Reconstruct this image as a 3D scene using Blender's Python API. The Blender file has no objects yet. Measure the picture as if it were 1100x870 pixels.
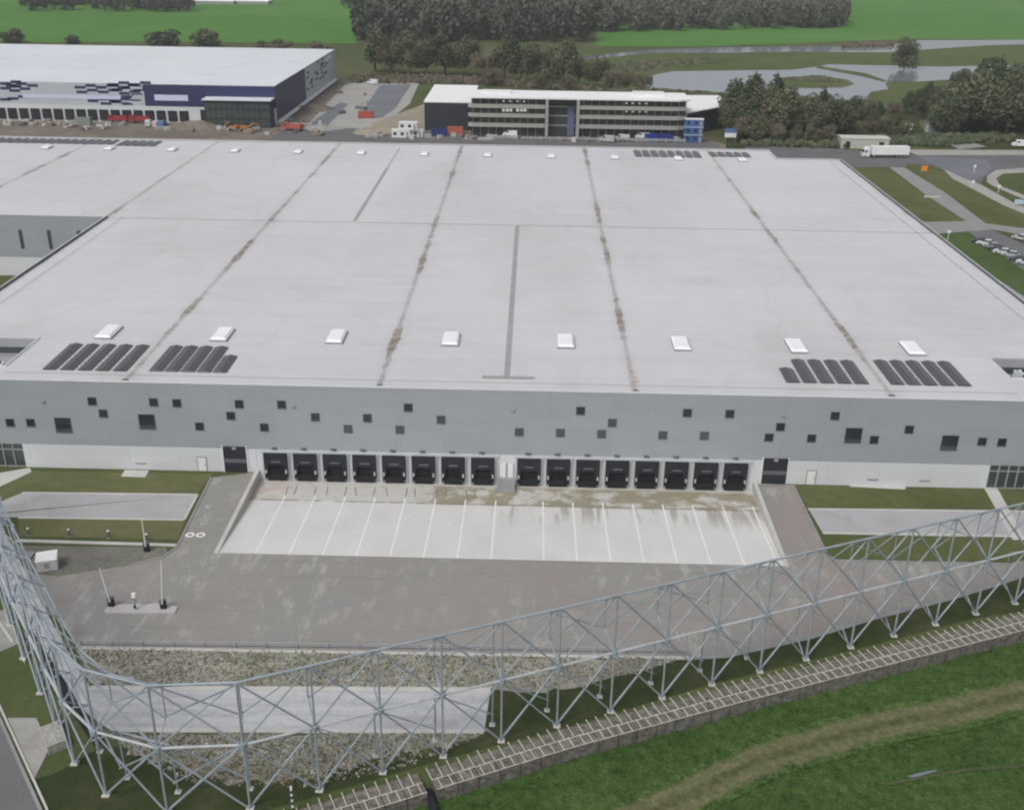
import bpy, math, random, colorsys
import numpy as np
from mathutils import Vector, Matrix
random.seed(7); rng = np.random.default_rng(7)
R = math.radians
scene = bpy.context.scene
COL = scene.collection

# ------------------------------------------------------------------ camera
PW, PH, FPX = 1100.0, 870.0, 1150.0
PITCH, YAW, ROLL = R(24.1388), R(-0.9296), R(0.84)
CAM = np.array([0.0, -139.172, 74.065])
_f = np.array([math.sin(YAW)*math.cos(PITCH), math.cos(YAW)*math.cos(PITCH), -math.sin(PITCH)])
_r0 = np.array([math.cos(YAW), -math.sin(YAW), 0.0]); _u0 = np.cross(_r0, _f)
_r = _r0*math.cos(ROLL) + _u0*math.sin(ROLL); _u = np.cross(_r, _f)
def G(px, py, z=0.0):                    # survey: where a sight line meets the level z
    d = _f*FPX + _r*(px-PW/2) - _u*(py-PH/2); t = (z-CAM[2])/d[2]; p = CAM+d*t
    return (float(p[0]), float(p[1]))
def WY(px, py, Y=0.0):                   # survey: where a sight line meets the facade plane y = Y
    d = _f*FPX + _r*(px-PW/2) - _u*(py-PH/2); t = (Y-CAM[1])/d[1]; p = CAM+d*t
    return (float(p[0]), float(p[2]))
def GP(pts, z=0.0): return [G(x, y, z) for x, y in pts]
cd = bpy.data.cameras.new('camera'); cam = bpy.data.objects.new('camera', cd); COL.objects.link(cam)
cd.sensor_fit = 'HORIZONTAL'; cd.sensor_width = 36; cd.lens = 36*FPX/PW; cd.clip_start = 1; cd.clip_end = 20000
M = Matrix(((_r[0], _u[0], -_f[0], CAM[0]), (_r[1], _u[1], -_f[1], CAM[1]), (_r[2], _u[2], -_f[2], CAM[2]), (0, 0, 0, 1)))
cam.matrix_world = M; scene.camera = cam

# ------------------------------------------------------------------ materials
def lin(c): return tuple(((x/12.92) if x <= 0.04045 else ((x+0.055)/1.055)**2.4) for x in c)
class NT:
    def __init__(s, name, rough=0.85, spec=0.3, metal=0.0):
        s.m = bpy.data.materials.new(name); s.m.use_nodes = True; s.t = s.m.node_tree; s.n = s.t.nodes
        s.b = s.n['Principled BSDF']; s.b.inputs['Roughness'].default_value = rough
        s.b.inputs['Specular IOR Level'].default_value = spec; s.b.inputs['Metallic'].default_value = metal
        s._pos = None
    def link(s, a, b): s.t.links.new(a, b)
    def pos(s):
        if s._pos is None: s._pos = s.n.new('ShaderNodeNewGeometry').outputs['Position']
        return s._pos
    def objpos(s): return s.n.new('ShaderNodeTexCoord').outputs['Object']
    def scaled(s, v, sc):
        m = s.n.new('ShaderNodeVectorMath'); m.operation = 'MULTIPLY'; s.link(v, m.inputs[0]); m.inputs[1].default_value = sc
        return m.outputs[0]
    def noise(s, scale, detail=4, rough=0.6, vec=None, stretch=None):
        v = vec if vec is not None else s.pos()
        if stretch: v = s.scaled(v, stretch)
        n = s.n.new('ShaderNodeTexNoise'); n.inputs['Scale'].default_value = scale; n.inputs['Detail'].default_value = detail
        n.inputs['Roughness'].default_value = rough; s.link(v, n.inputs['Vector']); return n.outputs['Fac']
    def math(s, op, a, b=0.0, c=0.0, clamp=False):
        m = s.n.new('ShaderNodeMath'); m.operation = op; m.use_clamp = clamp
        for i, x in enumerate((a, b, c)):
            if isinstance(x, (int, float)): m.inputs[i].default_value = x
            else: s.link(x, m.inputs[i])
        return m.outputs[0]
    def sstep(s, v, a, b):
        m = s.n.new('ShaderNodeMapRange'); m.interpolation_type = 'SMOOTHSTEP'
        s.link(v, m.inputs['Value']); m.inputs['From Min'].default_value = a; m.inputs['From Max'].default_value = b
        return m.outputs[0]
    def mix(s, fac, a, b, mode='MIX'):
        m = s.n.new('ShaderNodeMix'); m.data_type = 'RGBA'; m.blend_type = mode
        if isinstance(fac, (int, float)): m.inputs[0].default_value = fac
        else: s.link(fac, m.inputs[0])
        for k, x in ((6, a), (7, b)):
            if isinstance(x, tuple): m.inputs[k].default_value = (*x[:3], 1)
            else: s.link(x, m.inputs[k])
        return m.outputs[2]
    def ramp(s, v, stops):
        r = s.n.new('ShaderNodeValToRGB'); s.link(v, r.inputs[0]); e = r.color_ramp.elements
        while len(e) < len(stops): e.new(0.5)
        for el, (p, c) in zip(e, stops): el.position = p; el.color = (*c, 1)
        return r.outputs[0]
    def xyz(s, v=None):
        x = s.n.new('ShaderNodeSeparateXYZ'); s.link(v if v is not None else s.pos(), x.inputs[0]); return x.outputs
    def out(s, col, bump=None, strength=0.3, dist=0.1):
        if isinstance(col, tuple): s.b.inputs['Base Color'].default_value = (*col[:3], 1)
        else: s.link(col, s.b.inputs['Base Color'])
        if bump is not None:
            b = s.n.new('ShaderNodeBump'); b.inputs['Strength'].default_value = strength; b.inputs['Distance'].default_value = dist
            s.link(bump, b.inputs['Height']); s.link(b.outputs[0], s.b.inputs['Normal'])
        return s.m
def varied(name, c, amt=0.12, scale=0.3, fine=3.0, rough=0.85, metal=0.0, spec=0.3, bump=0.0, dirt=None):
    n = NT(name, rough, spec, metal)
    lo = tuple(x*(1-amt) for x in c); hi = tuple(min(1, x*(1+amt)) for x in c)
    a = n.noise(scale, 5); b = n.noise(fine, 4)
    v = n.math('ADD', n.math('MULTIPLY', a, 0.6), n.math('MULTIPLY', b, 0.4))
    col = n.ramp(v, [(0.34, lo), (0.66, hi)])
    if dirt: col = n.mix(n.math('MULTIPLY', n.sstep(n.noise(scale*1.7+.05, 6), .52, .72), .6), col, dirt)
    return n.out(col, b if bump else None, bump, 0.1)
_plain = {}
def paint(c, rough=0.5, metal=0.0):
    k = (c, rough, metal)
    if k not in _plain: _plain[k] = varied('paint', c, 0.08, 0.4, 4, rough, metal)
    return _plain[k]
MT = {}
def grass_mat(name, stops, s1=0.05, s2=0.5, s3=5.0, bump=0.6, stretch=None, wt=(.45, .33, .22)):
    n = NT(name, 0.95, 0.1)
    a = n.noise(s1, 5, .6, stretch=stretch); b = n.noise(s2, 6, .65); c = n.noise(s3, 4, .7)
    v = n.math('ADD', n.math('ADD', n.math('MULTIPLY', a, wt[0]), n.math('MULTIPLY', b, wt[1])), n.math('MULTIPLY', c, wt[2]))
    col = n.ramp(v, stops)
    return n.out(col, n.math('ADD', b, c), bump, 0.25)
MT['ground'] = grass_mat('rough_grass', [(.36, (.052, .068, .026)), (.48, (.078, .098, .038)), (.58, (.10, .118, .05)), (.68, (.13, .125, .068))], .012, .12, 1.5)
MT['meadow'] = grass_mat('meadow', [(.38, (.062, .165, .030)), (.5, (.078, .20, .036)), (.62, (.112, .225, .052))], .004, .03, .6, .2, (.35, 1.0, 1.0))
MT['meadow_olive'] = grass_mat('wet_grass', [(.38, (.058, .085, .028)), (.5, (.085, .115, .038)), (.64, (.12, .125, .055))], .012, .06, .8, .3)
MT['bank'] = grass_mat('bank_grass', [(.39, (.022, .052, .014)), (.46, (.046, .092, .023)), (.53, (.068, .122, .033)), (.60, (.120, .156, .062))], .06, .9, 3.0, 1.0, None, (.28, .36, .36))
MT['lawn'] = grass_mat('lawn', [(.36, (.098, .112, .05)), (.5, (.135, .142, .066)), (.58, (.165, .155, .085)), (.66, (.21, .18, .125))], .08, .5, 5, .5)
MT['lawn_dark'] = grass_mat('lawn_dark', [(.36, (.072, .09, .034)), (.5, (.102, .118, .046)), (.62, (.145, .145, .075))], .08, .5, 5, .5)
MT['shade_grass'] = grass_mat('damp_shaded_grass', [(.36, (.028, .042, .016)), (.48, (.044, .062, .022)), (.57, (.068, .074, .034)), (.66, (.105, .082, .055))], .12, .7, 5, .8)  # damp grass; the shade under the lattice is put into its dark colour
def pavers():
    n = NT('pavers', .8, .3)
    p = n.pos(); x = n.xyz()
    br = n.n.new('ShaderNodeTexBrick'); br.inputs['Scale'].default_value = 1.0; br.inputs['Brick Width'].default_value = .9; br.inputs['Row Height'].default_value = .45
    br.inputs['Mortar Size'].default_value = .012; br.inputs['Color1'].default_value = (.268, .253, .24, 1); br.inputs['Color2'].default_value = (.294, .276, .262, 1); br.inputs['Mortar'].default_value = (.25, .238, .225, 1)
    n.link(p, br.inputs['Vector'])
    big = n.noise(.05, 5); col = n.mix(n.sstep(big, .38, .64), br.outputs[0], (.26, .26, .246))
    st = n.sstep(n.noise(.34, 8, .7, stretch=(1.7, .55, 1)), .50, .64)
    st2 = n.sstep(n.noise(.05, 3), .36, .56)
    col = n.mix(n.math('MULTIPLY', n.math('MULTIPLY', st, st2), .6), col, (.44, .42, .395))
    tr = n.sstep(n.noise(.5, 3, .5, stretch=(.07, 1.2, 1)), .56, .66)
    col = n.mix(n.math('MULTIPLY', tr, .25), col, (.185, .18, .17))
    col = n.mix(n.math('MULTIPLY', n.sstep(n.noise(.035, 4), .48, .62), .55), col, (.275, .235, .215))
    return n.out(col, br.outputs['Fac'], .1, .02)
MT['pavers'] = pavers()
MT['asphalt'] = varied('asphalt', (.15, .152, .158), .18, .08, 2, .85)
MT['asphalt_dark'] = varied('asphalt_dark', (.135, .137, .142), .18, .06, 2, .85)
MT['asphalt_blue'] = varied('asphalt_blue', (.165, .172, .20), .15, .06, 2, .8)
MT['light_pave'] = varied('light_paving', (.36, .35, .33), .14, .1, 2, .85, dirt=(.26, .25, .23))
MT['strip'] = varied('grey_strip', (.385, .382, .392), .12, .12, 2.5, .85, dirt=(.30, .30, .31))
def screed():
    n = NT('screed', .85)
    a = n.noise(.5, 4, stretch=(.12, 1.8, 1)); b = n.noise(1.4, 5)
    col = n.ramp(n.math('ADD', n.math('MULTIPLY', a, .6), n.math('MULTIPLY', b, .4)), [(.36, (.34, .345, .36)), (.5, (.44, .445, .47)), (.64, (.53, .53, .545))])
    return n.out(col, b, .2, .05)
MT['screed'] = screed()
MT['kerb'] = varied('kerb_concrete', (.50, .49, .47), .12, .3, 4, .85)
MT['kerb_grey'] = varied('kerb_grey', (.27, .27, .265), .15, .3, 4, .85)
MT['rough_dirt'] = varied('rough_dirt', (.175, .17, .145), .3, .3, 2, .95, bump=.5, dirt=(.10, .105, .07))
MT['site_dirt'] = varied('site_dirt', (.17, .145, .12), .35, .05, .6, .95, dirt=(.28, .26, .235))
MT['gravel'] = varied('gravel', (.30, .30, .285), .3, .5, 6, .95, bump=.6, dirt=(.2, .2, .17))
MT['rubble_bed'] = varied('rubble_bed', (.30, .29, .25), .4, .3, 3, .95, bump=.9, dirt=(.12, .135, .065))
MT['track'] = varied('track_earth', (.165, .158, .092), .25, .3, 2.5, .95, bump=.6, dirt=(.10, .115, .05))
MT['white_line'] = varied('road_paint', (.78, .78, .76), .08, .5, 5, .7)
MT['worn_line'] = varied('worn_paint', (.36, .35, .335), .2, .9, 5, .8, dirt=(.23, .22, .21))
def water():
    n = NT('water', .08, .5); n.b.inputs['IOR'].default_value = 1.33
    return n.out((.20, .23, .26), n.noise(.25, 4), .05, .1)
MT['water'] = water()
def pad_mat():
    n = NT('dock_concrete', .8)
    x = n.xyz(); X, Y = x[0], x[1]
    a = n.noise(.12, 5); b = n.noise(2.5, 4)
    base = n.ramp(n.math('ADD', n.math('MULTIPLY', a, .6), n.math('MULTIPLY', b, .4)), [(.36, (.565, .56, .545)), (.64, (.665, .66, .645))])
    flat = n.sstep(Y, -6.3, -6.0)                               # the level strip in front of the docks
    right = n.sstep(n.math('ADD', X, n.math('MULTIPLY', n.noise(.2, 3), 6.0)), -13.5, -9.0)
    base = n.mix(n.math('MULTIPLY', flat, .8), base, (.50, .485, .45))
    pink = n.math('MULTIPLY', n.math('MULTIPLY', flat, n.sstep(X, -33.0, -37.0)), n.sstep(n.noise(.6, 4), .42, .55))
    base = n.mix(n.math('MULTIPLY', pink, .6), base, (.50, .38, .32))
    moss = n.math('MULTIPLY', n.math('MULTIPLY', n.sstep(n.noise(.28, 5, .6, stretch=(1, 1.5, 1)), .38, .54), right), n.math('MULTIPLY', n.sstep(Y, -6.9, -6.0), n.sstep(Y, -.3, -1.5)))
    base = n.mix(n.math('MULTIPLY', moss, .85), base, n.mix(n.noise(1.3, 4), (.17, .155, .085), (.33, .29, .20)))
    dr = n.sstep(n.noise(1.0, 3, .5, stretch=(1.1, .06, 1)), .47, .62)
    ln = n.sstep(n.math('SUBTRACT', Y, n.math('MULTIPLY', n.noise(.7, 2, stretch=(1.2, .01, 1)), 8.0)), -17.5, -11.0)
    below = n.sstep(Y, -6.0, -6.4)
    rt = n.sstep(X, -9.0, 3.0)
    drip = n.math('MULTIPLY', n.math('MULTIPLY', dr, ln), n.math('MULTIPLY', below, rt))
    base = n.mix(n.math('MULTIPLY', drip, .62), base, (.25, .215, .185))
    ln2 = n.sstep(n.math('ABSOLUTE', n.math('ADD', Y, 6.15)), .35, .08)
    base = n.mix(n.math('MULTIPLY', n.math('MULTIPLY', ln2, n.sstep(n.noise(.5, 4, stretch=(1, .1, 1)), .35, .5)), .7), base, (.19, .165, .145))
    ty = n.math('MULTIPLY', n.math('MULTIPLY', flat, n.sstep(n.noise(1.5, 4, .6, stretch=(1.2, .6, 1)), .6, .7)), .5)
    base = n.mix(ty, base, (.2, .19, .175))
    return n.out(base, b, .1, .03)
MT['pad'] = pad_mat()
def roof_mat():
    n = NT('roof_membrane', .62, .35)
    x = n.xyz(); X, Y = x[0], x[1]
    def cell(w, h):
        c = n.n.new('ShaderNodeCombineXYZ'); n.link(n.math('FLOOR', n.math('DIVIDE', X, w)), c.inputs[0]); n.link(n.math('FLOOR', n.math('DIVIDE', Y, h)), c.inputs[1])
        w_ = n.n.new('ShaderNodeTexWhiteNoise'); n.link(c.outputs[0], w_.inputs['Vector']); return w_.outputs['Value']
    v = n.math('ADD', n.math('MULTIPLY', n.noise(.02, 4), .55), n.math('MULTIPLY', n.noise(.25, 5), .25))
    v = n.math('ADD', v, n.math('MULTIPLY', cell(36.5, 1.55), .10)); v = n.math('ADD', v, n.math('MULTIPLY', cell(18.25, 26), .10))
    col = n.ramp(v, [(.34, (.535, .536, .557)), (.5, (.58, .581, .602)), (.68, (.618, .617, .636))])
    lap = n.sstep(n.math('ABSOLUTE', n.math('SUBTRACT', n.math('FRACT', n.math('DIVIDE', Y, 1.55)), .5)), .475, .49)
    col = n.mix(n.math('MULTIPLY', lap, .14), col, (.30, .30, .31))
    ring = n.sstep(n.math('ABSOLUTE', n.math('SUBTRACT', n.noise(.03, 2, .4), .5)), .012, .004)
    col = n.mix(n.math('MULTIPLY', ring, .10), col, (.36, .35, .34))
    col = n.mix(n.math('MULTIPLY', n.sstep(n.noise(.9, 6, .7), .64, .74), .25), col, (.36, .35, .34))
    col = n.mix(n.math('MULTIPLY', n.sstep(n.noise(.045, 5, .6, stretch=(1, .4, 1)), .52, .7), .25), col, (.40, .39, .39))
    k = n.math('DIVIDE', n.math('ADD', X, 57.8), 36.5)
    d = n.math('MULTIPLY', n.math('ABSOLUTE', n.math('SUBTRACT', k, n.math('ROUND', k))), 36.5)
    wob = n.noise(.34, 5, .62, stretch=(.3, .22, 1)); wid = n.math('ADD', .38, n.math('MULTIPLY', n.sstep(wob, .42, .74), .7))
    e = n.math('DIVIDE', n.math('ADD', d, n.math('MULTIPLY', n.math('SUBTRACT', n.noise(1.1, 6, .7, stretch=(1, .5, 1)), .5), 1.15)), wid)
    mask = n.sstep(e, 1.0, .55); soft = n.sstep(e, 3.2, .6)
    inx = n.math('MULTIPLY', n.sstep(X, -96.5, -95), n.sstep(X, 60, 58))
    inx = n.math('MAXIMUM', inx, n.sstep(Y, 92, 93))
    dirt = n.mix(n.sstep(n.noise(.5, 5), .35, .65), (.17, .145, .122), (.36, .325, .29))
    rust = n.math('MULTIPLY', n.sstep(n.math('ABSOLUTE', n.math('SUBTRACT', X, 15.4)), 1.0, .2), n.math('MULTIPLY', n.sstep(Y, 15, 8), n.sstep(n.noise(.8, 4), .42, .58)))
    col = n.mix(n.math('MULTIPLY', rust, .5), col, (.42, .20, .13))
    col = n.mix(n.math('MULTIPLY', n.math('MULTIPLY', soft, inx), .16), col, (.34, .31, .28))
    col = n.mix(n.math('MULTIPLY', n.math('MULTIPLY', mask, inx), n.math('ADD', .42, n.math('MULTIPLY', n.sstep(wob, .45, .6), .5))), col, dirt)
    cy = n.math('ABSOLUTE', n.math('ADD', n.math('SUBTRACT', Y, 92.3), n.math('MULTIPLY', n.noise(.2, 3), .3)))
    col = n.mix(n.math('MULTIPLY', n.sstep(cy, .55, .2), .6), col, (.27, .255, .245))
    return n.out(col, n.noise(3, 3), .05, .03)
MT['roof'] = roof_mat()
def clad(name, c, pw=6.08, line=.035, amt=.05):
    n = NT(name, .45, .4)
    X, Y, Z = n.xyz()
    h = n.math('ADD', X, Y)
    wn = n.n.new('ShaderNodeTexWhiteNoise'); cc = n.n.new('ShaderNodeCombineXYZ')
    n.link(n.math('FLOOR', n.math('DIVIDE', h, pw)), cc.inputs[0]); n.link(n.math('FLOOR', n.math('DIVIDE', Z, 1.2)), cc.inputs[1]); n.link(cc.outputs[0], wn.inputs['Vector'])
    v = n.math('ADD', n.math('MULTIPLY', n.noise(.12, 4), .7), n.math('MULTIPLY', wn.outputs['Value'], .3))
    col = n.ramp(v, [(.3, tuple(k*(1-amt) for k in c)), (.7, tuple(k*(1+amt) for k in c))])
    gap = n.sstep(n.math('ABSOLUTE', n.math('SUBTRACT', n.math('FRACT', n.math('DIVIDE', h, pw)), .5)), .493, .499)
    rib = n.sstep(n.math('ABSOLUTE', n.math('SUBTRACT', n.math('FRACT', n.math('DIVIDE', Z, 1.2)), .5)), .47, .49)
    col = n.mix(n.math('MULTIPLY', gap, .35), col, tuple(k*.5 for k in c))
    col = n.mix(n.math('MULTIPLY', rib, .07), col, tuple(k*.5 for k in c))
    st = n.sstep(n.noise(.5, 4, stretch=(1, 1, .05)), .55, .75)
    col = n.mix(n.math('MULTIPLY', st, .10), col, tuple(k*.6 for k in c))
    return n.out(col)
MT['clad'] = clad('grey_cladding', (.325, .353, .38), amt=.04)
MT['plinth'] = clad('white_plinth', (.62, .645, .66), 7.3, .03, .04)
MT['coping'] = varied('coping', (.60, .61, .63), .06, .3, 3, .4)
MT['dark'] = varied('black_rubber', (.018, .019, .023), .25, .8, 5, .75)
MT['door_dark'] = varied('dark_door', (.028, .031, .042), .2, .8, 5, .5)
MT['grey_dark'] = varied('dark_grey', (.12, .13, .14), .15, .4, 3, .6)
MT['grey_mid'] = varied('mid_grey', (.30, .31, .32), .12, .4, 3, .6)
MT['white'] = varied('white_paint', (.78, .78, .78), .06, .4, 3, .5)
MT['white_roof'] = varied('white_roof', (.83, .83, .84), .05, .05, 1, .6)
MT['galv'] = varied('galvanised_steel', (.315, .365, .405), .2, .5, 3, .62, metal=.15, spec=.4, dirt=(.22, .24, .255))
MT['galv_light'] = varied('galvanised_tube', (.45, .475, .495), .16, .5, 3, .65, metal=.1, spec=.35, dirt=(.30, .31, .315))
def glass(name, c, rough=.12):
    n = NT(name, rough, .6); return n.out(n.mix(n.noise(.35, 3), tuple(k*.6 for k in c), tuple(k*1.4 for k in c)))
MT['glass'] = glass('window_glass', (.022, .032, .042)); MT['glass_pale'] = glass('window_glass_pale', (.055, .07, .082))
MT['glass_green'] = glass('entrance_glass', (.05, .07, .065))
MT['skylight'] = varied('skylight_acrylic', (.86, .87, .90), .04, .4, 3, .3)
def pv():
    n = NT('solar_cells', .3, .5)
    o = n.objpos(); X, Y, Z = n.xyz(o)
    g = n.sstep(n.math('ABSOLUTE', n.math('SUBTRACT', n.math('FRACT', n.math('DIVIDE', Y, 1.02)), .5)), .47, .49)
    col = n.mix(n.noise(.8, 3), (.062, .052, .060), (.095, .082, .09))
    return n.out(n.mix(g, col, (.2, .2, .21)))
MT['pv'] = pv()
MT['walkway'] = varied('roof_walkway', (.335, .335, .335), .14, .4, 3, .9)
MT['stone'] = varied('gabion_stone', (.165, .155, .135), .6, 1.6, 6, .95, bump=1.0, dirt=(.10, .095, .07))
MT['wire'] = varied('gabion_frame', (.56, .53, .46), .2, .8, 4, .8)
MT['navy'] = clad('navy_cladding', (.030, .036, .105), 6, .03, .08)
MT['pale_clad'] = clad('pale_cladding', (.47, .52, .56), 6, .03, .05)
MT['wh2roof'] = varied('pale_roof', (.66, .70, .735), .06, .02, .3, .6, dirt=(.58, .61, .635))
MT['lav'] = varied('lavender_panel', (.60, .62, .80), .05, .2, 2, .5)
MT['charcoal'] = varied('charcoal_cladding', (.032, .036, .047), .15, .2, 2, .5)
MT['tan_band'] = varied('grey_band', (.36, .35, .33), .08, .2, 2, .6)
MT['bark'] = varied('bark', (.075, .062, .048), .3, .5, 4, .95)
MT['rock'] = None
def leaf_mat(name, a, b, c):
    n = NT(name, .95, .08)
    oi = n.n.new('ShaderNodeObjectInfo')
    v = n.math('ADD', n.math('MULTIPLY', n.noise(.16, 3), .72), n.math('MULTIPLY', n.noise(1.3, 3), .28))
    v = n.math('ADD', v, n.math('MULTIPLY', n.math('SUBTRACT', oi.outputs['Random'], .5), .22))
    return n.out(n.ramp(v, [(.36, a), (.5, b), (.64, c)]))
MT['leaf_a'] = leaf_mat('foliage_olive', (0.094, 0.104, 0.060), (0.130, 0.138, 0.081), (0.182, 0.179, 0.111))
MT['leaf_b'] = leaf_mat('foliage_green', (0.062, 0.083, 0.050), (0.092, 0.115, 0.065), (0.131, 0.152, 0.088))
MT['leaf_c'] = leaf_mat('foliage_brown', (0.121, 0.111, 0.076), (0.162, 0.146, 0.100), (0.209, 0.186, 0.128))
MT['leaf_d'] = leaf_mat('foliage_far', (0.088, 0.099, 0.075), (0.117, 0.126, 0.094), (0.150, 0.156, 0.120))
def rock_mat():
    n = NT('rocks', .95, .2)
    g = n.n.new('ShaderNodeNewGeometry')
    col = n.ramp(g.outputs['Random Per Island'], [(.0, (.15, .145, .11)), (.25, (.26, .255, .215)), (.5, (.36, .35, .32)), (.74, (.28, .225, .18)), (.92, (.52, .51, .48))])
    col = n.mix(n.math('MULTIPLY', n.sstep(n.noise(.12, 4), .46, .58), .6), col, (.15, .165, .085))
    col = n.mix(n.math('MULTIPLY', n.sstep(n.noise(.17, 3, stretch=(1, 1.2, .6)), .55, .65), .5), col, (.30, .20, .15))
    col = n.mix(n.math('MULTIPLY', n.sstep(n.noise(.13, 4, stretch=(1, 1.4, 1)), .52, .64), .55), col, (.46, .455, .43))
    return n.out(n.mix(n.math('MULTIPLY', n.noise(2, 4), .4), col, (.15, .15, .10)))
MT['rock'] = rock_mat()

# ------------------------------------------------------------------ mesh building
ORG = {}
SPLIT = {'plinth','dock_surround','parapet_flashing','roof_drain','wall_grille','wall_vent','roof_plant','door_frame','chequer_panel','pale_panel','mullion','rear_brace','foot','skid','footing','cladding','coping','ceiling_lamp','panel','foundation','handrail','dock_stair','lower_brace','upper_brace','glazing','black_panel','speaker_panel'}
class MB:
    def __init__(s): s.v = []; s.f = []; s.mi = []; s.cur = 0
    def add(s, vs, fs):
        o = len(s.v); s.v += [tuple(map(float, p)) for p in vs]
        for f in fs: s.f.append([o+i for i in f]); s.mi.append(s.cur)
        return s
    def box(s, x0, x1, y0, y1, z0, z1):
        return s.add([(x0,y0,z0),(x1,y0,z0),(x1,y1,z0),(x0,y1,z0),(x0,y0,z1),(x1,y0,z1),(x1,y1,z1),(x0,y1,z1)],
                     [(3,2,1,0),(4,5,6,7),(0,1,5,4),(1,2,6,5),(2,3,7,6),(3,0,4,7)])
    def prism(s, poly, z0, z1):
        a = sum(poly[i][0]*poly[(i+1)%len(poly)][1]-poly[(i+1)%len(poly)][0]*poly[i][1] for i in range(len(poly)))
        if a < 0: poly = poly[::-1]
        n = len(poly)
        z0s = z0 if hasattr(z0, '__len__') else [z0]*n; z1s = z1 if hasattr(z1, '__len__') else [z1]*n
        return s.add([(p[0],p[1],z) for p, z in zip(poly, z0s)]+[(p[0],p[1],z) for p, z in zip(poly, z1s)],
                     [tuple(range(n-1,-1,-1)), tuple(range(n,2*n))]+[(i,(i+1)%n,n+(i+1)%n,n+i) for i in range(n)])
    def side(s, poly, x0, x1):           # a profile in (y, z) swept along x
        n = len(poly)
        return s.add([(x0,p[0],p[1]) for p in poly]+[(x1,p[0],p[1]) for p in poly],
                     [tuple(range(n-1,-1,-1)), tuple(range(n,2*n))]+[(i,(i+1)%n,n+(i+1)%n,n+i) for i in range(n)])
    def flat(s, poly, z):
        a = sum(poly[i][0]*poly[(i+1)%len(poly)][1]-poly[(i+1)%len(poly)][0]*poly[i][1] for i in range(len(poly)))
        if a < 0: poly = poly[::-1]
        return s.add([(p[0],p[1],z if not callable(z) else z(p[0],p[1])) for p in poly], [tuple(range(len(poly)))])
    def tube(s, pts, r, n=6, r1=None, cap=True):
        pts = [Vector(p) for p in pts]; rings = []
        for i, p in enumerate(pts):
            t = (pts[min(i+1,len(pts)-1)]-pts[max(i-1,0)]).normalized()
            a = t.cross(Vector((0,0,1)))
            if a.length < 1e-3: a = t.cross(Vector((0,1,0)))
            a.normalize(); b = t.cross(a)
            rr = r if r1 is None else r+(r1-r)*i/max(1,len(pts)-1)
            rings.append([p+(a*math.cos(2*math.pi*(k+.5)/n)+b*math.sin(2*math.pi*(k+.5)/n))*rr for k in range(n)])
        vs = [v for g in rings for v in g]; fs = []
        for i in range(len(pts)-1):
            for k in range(n): fs.append((i*n+k, i*n+(k+1)%n, (i+1)*n+(k+1)%n, (i+1)*n+k))
        if cap: fs += [tuple(range(n-1,-1,-1)), tuple(range((len(pts)-1)*n, len(pts)*n))]
        return s.add(vs, fs)
    def disc(s, c, r, axis='x', t=.2, n=14):
        c = Vector(c); d = {'x': Vector((1,0,0)), 'y': Vector((0,1,0)), 'z': Vector((0,0,1))}[axis]*t/2
        return s.tube([c-d, c+d], r, n)
    def pieces(s):
        par = list(range(len(s.v)))
        def find(a):
            while par[a] != a: par[a] = par[par[a]]; a = par[a]
            return a
        for f in s.f:
            for q in f[1:]: par[find(q)] = find(f[0])
        out = {}
        for f, mi in zip(s.f, s.mi): out.setdefault(find(f[0]), []).append((f, mi))
        res = []
        for fs in out.values():
            m = MB(); idx = {}
            for f, mi in fs:
                g = []
                for q in f:
                    if q not in idx: idx[q] = len(m.v); m.v.append(s.v[q])
                    g.append(idx[q])
                m.f.append(g); m.mi.append(mi)
            res.append(m)
        return res
    def build(s, name, mat, parent=None, loc=None, local=False):
        if parent is not None and name in SPLIT:
            return [m.build1(name, mat, parent, loc, local) for m in s.pieces()][0]
        return s.build1(name, mat, parent, loc, local)
    def build1(s, name, mat, parent=None, loc=None, local=False):
        """ONE mesh object. Top level: origin at the base. Child: vertices given in the world unless local."""
        me = bpy.data.meshes.new(name)
        v = np.array(s.v, dtype=float).reshape(-1, 3)
        o = bpy.data.objects.new(name, me); COL.objects.link(o)
        if parent is not None:
            o.parent = parent
            if not local: v = v-np.array(ORG.get(parent.name, (0,0,0)))
            ORG[o.name] = ORG.get(parent.name, (0,0,0)) if not local else (0,0,0)
        elif not local:
            lo, hi = v.min(0), v.max(0); c = np.array([(lo[0]+hi[0])/2, (lo[1]+hi[1])/2, lo[2]])
            v = v-c; o.location = c; ORG[o.name] = tuple(c)
        if loc is not None: o.location = loc
        me.from_pydata(v.tolist(), [], s.f)
        mats = mat if isinstance(mat, (list, tuple)) else [mat]
        for m in mats: me.materials.append(m)
        if len(mats) > 1: me.polygons.foreach_set('material_index', s.mi)
        me.update(); return o
def tag(o, label=None, cat=None, group=None, kind=None):
    if label: o['label'] = label
    if cat: o['category'] = cat
    if group: o['group'] = group
    if kind: o['kind'] = kind
    return o
def thing(name, loc, label, cat, group=None, rz=0.0):
    o = bpy.data.objects.new(name, None); COL.objects.link(o); o.empty_display_size = .5
    o.location = loc; o.rotation_euler = (0,0,rz); ORG[o.name] = tuple(loc)
    return tag(o, label, cat, group)
def copy_tree(o, parent=None):
    c = o.copy(); COL.objects.link(c)
    if parent is not None: c.parent = parent
    for ch in list(o.children): copy_tree(ch, c)
    return c
def struct(name, mb, mat): return tag(mb.build(name, mat), kind='structure')
def ground_sheet(name, pts, z, mat): return struct(name, MB().flat(pts, z), mat)

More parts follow.
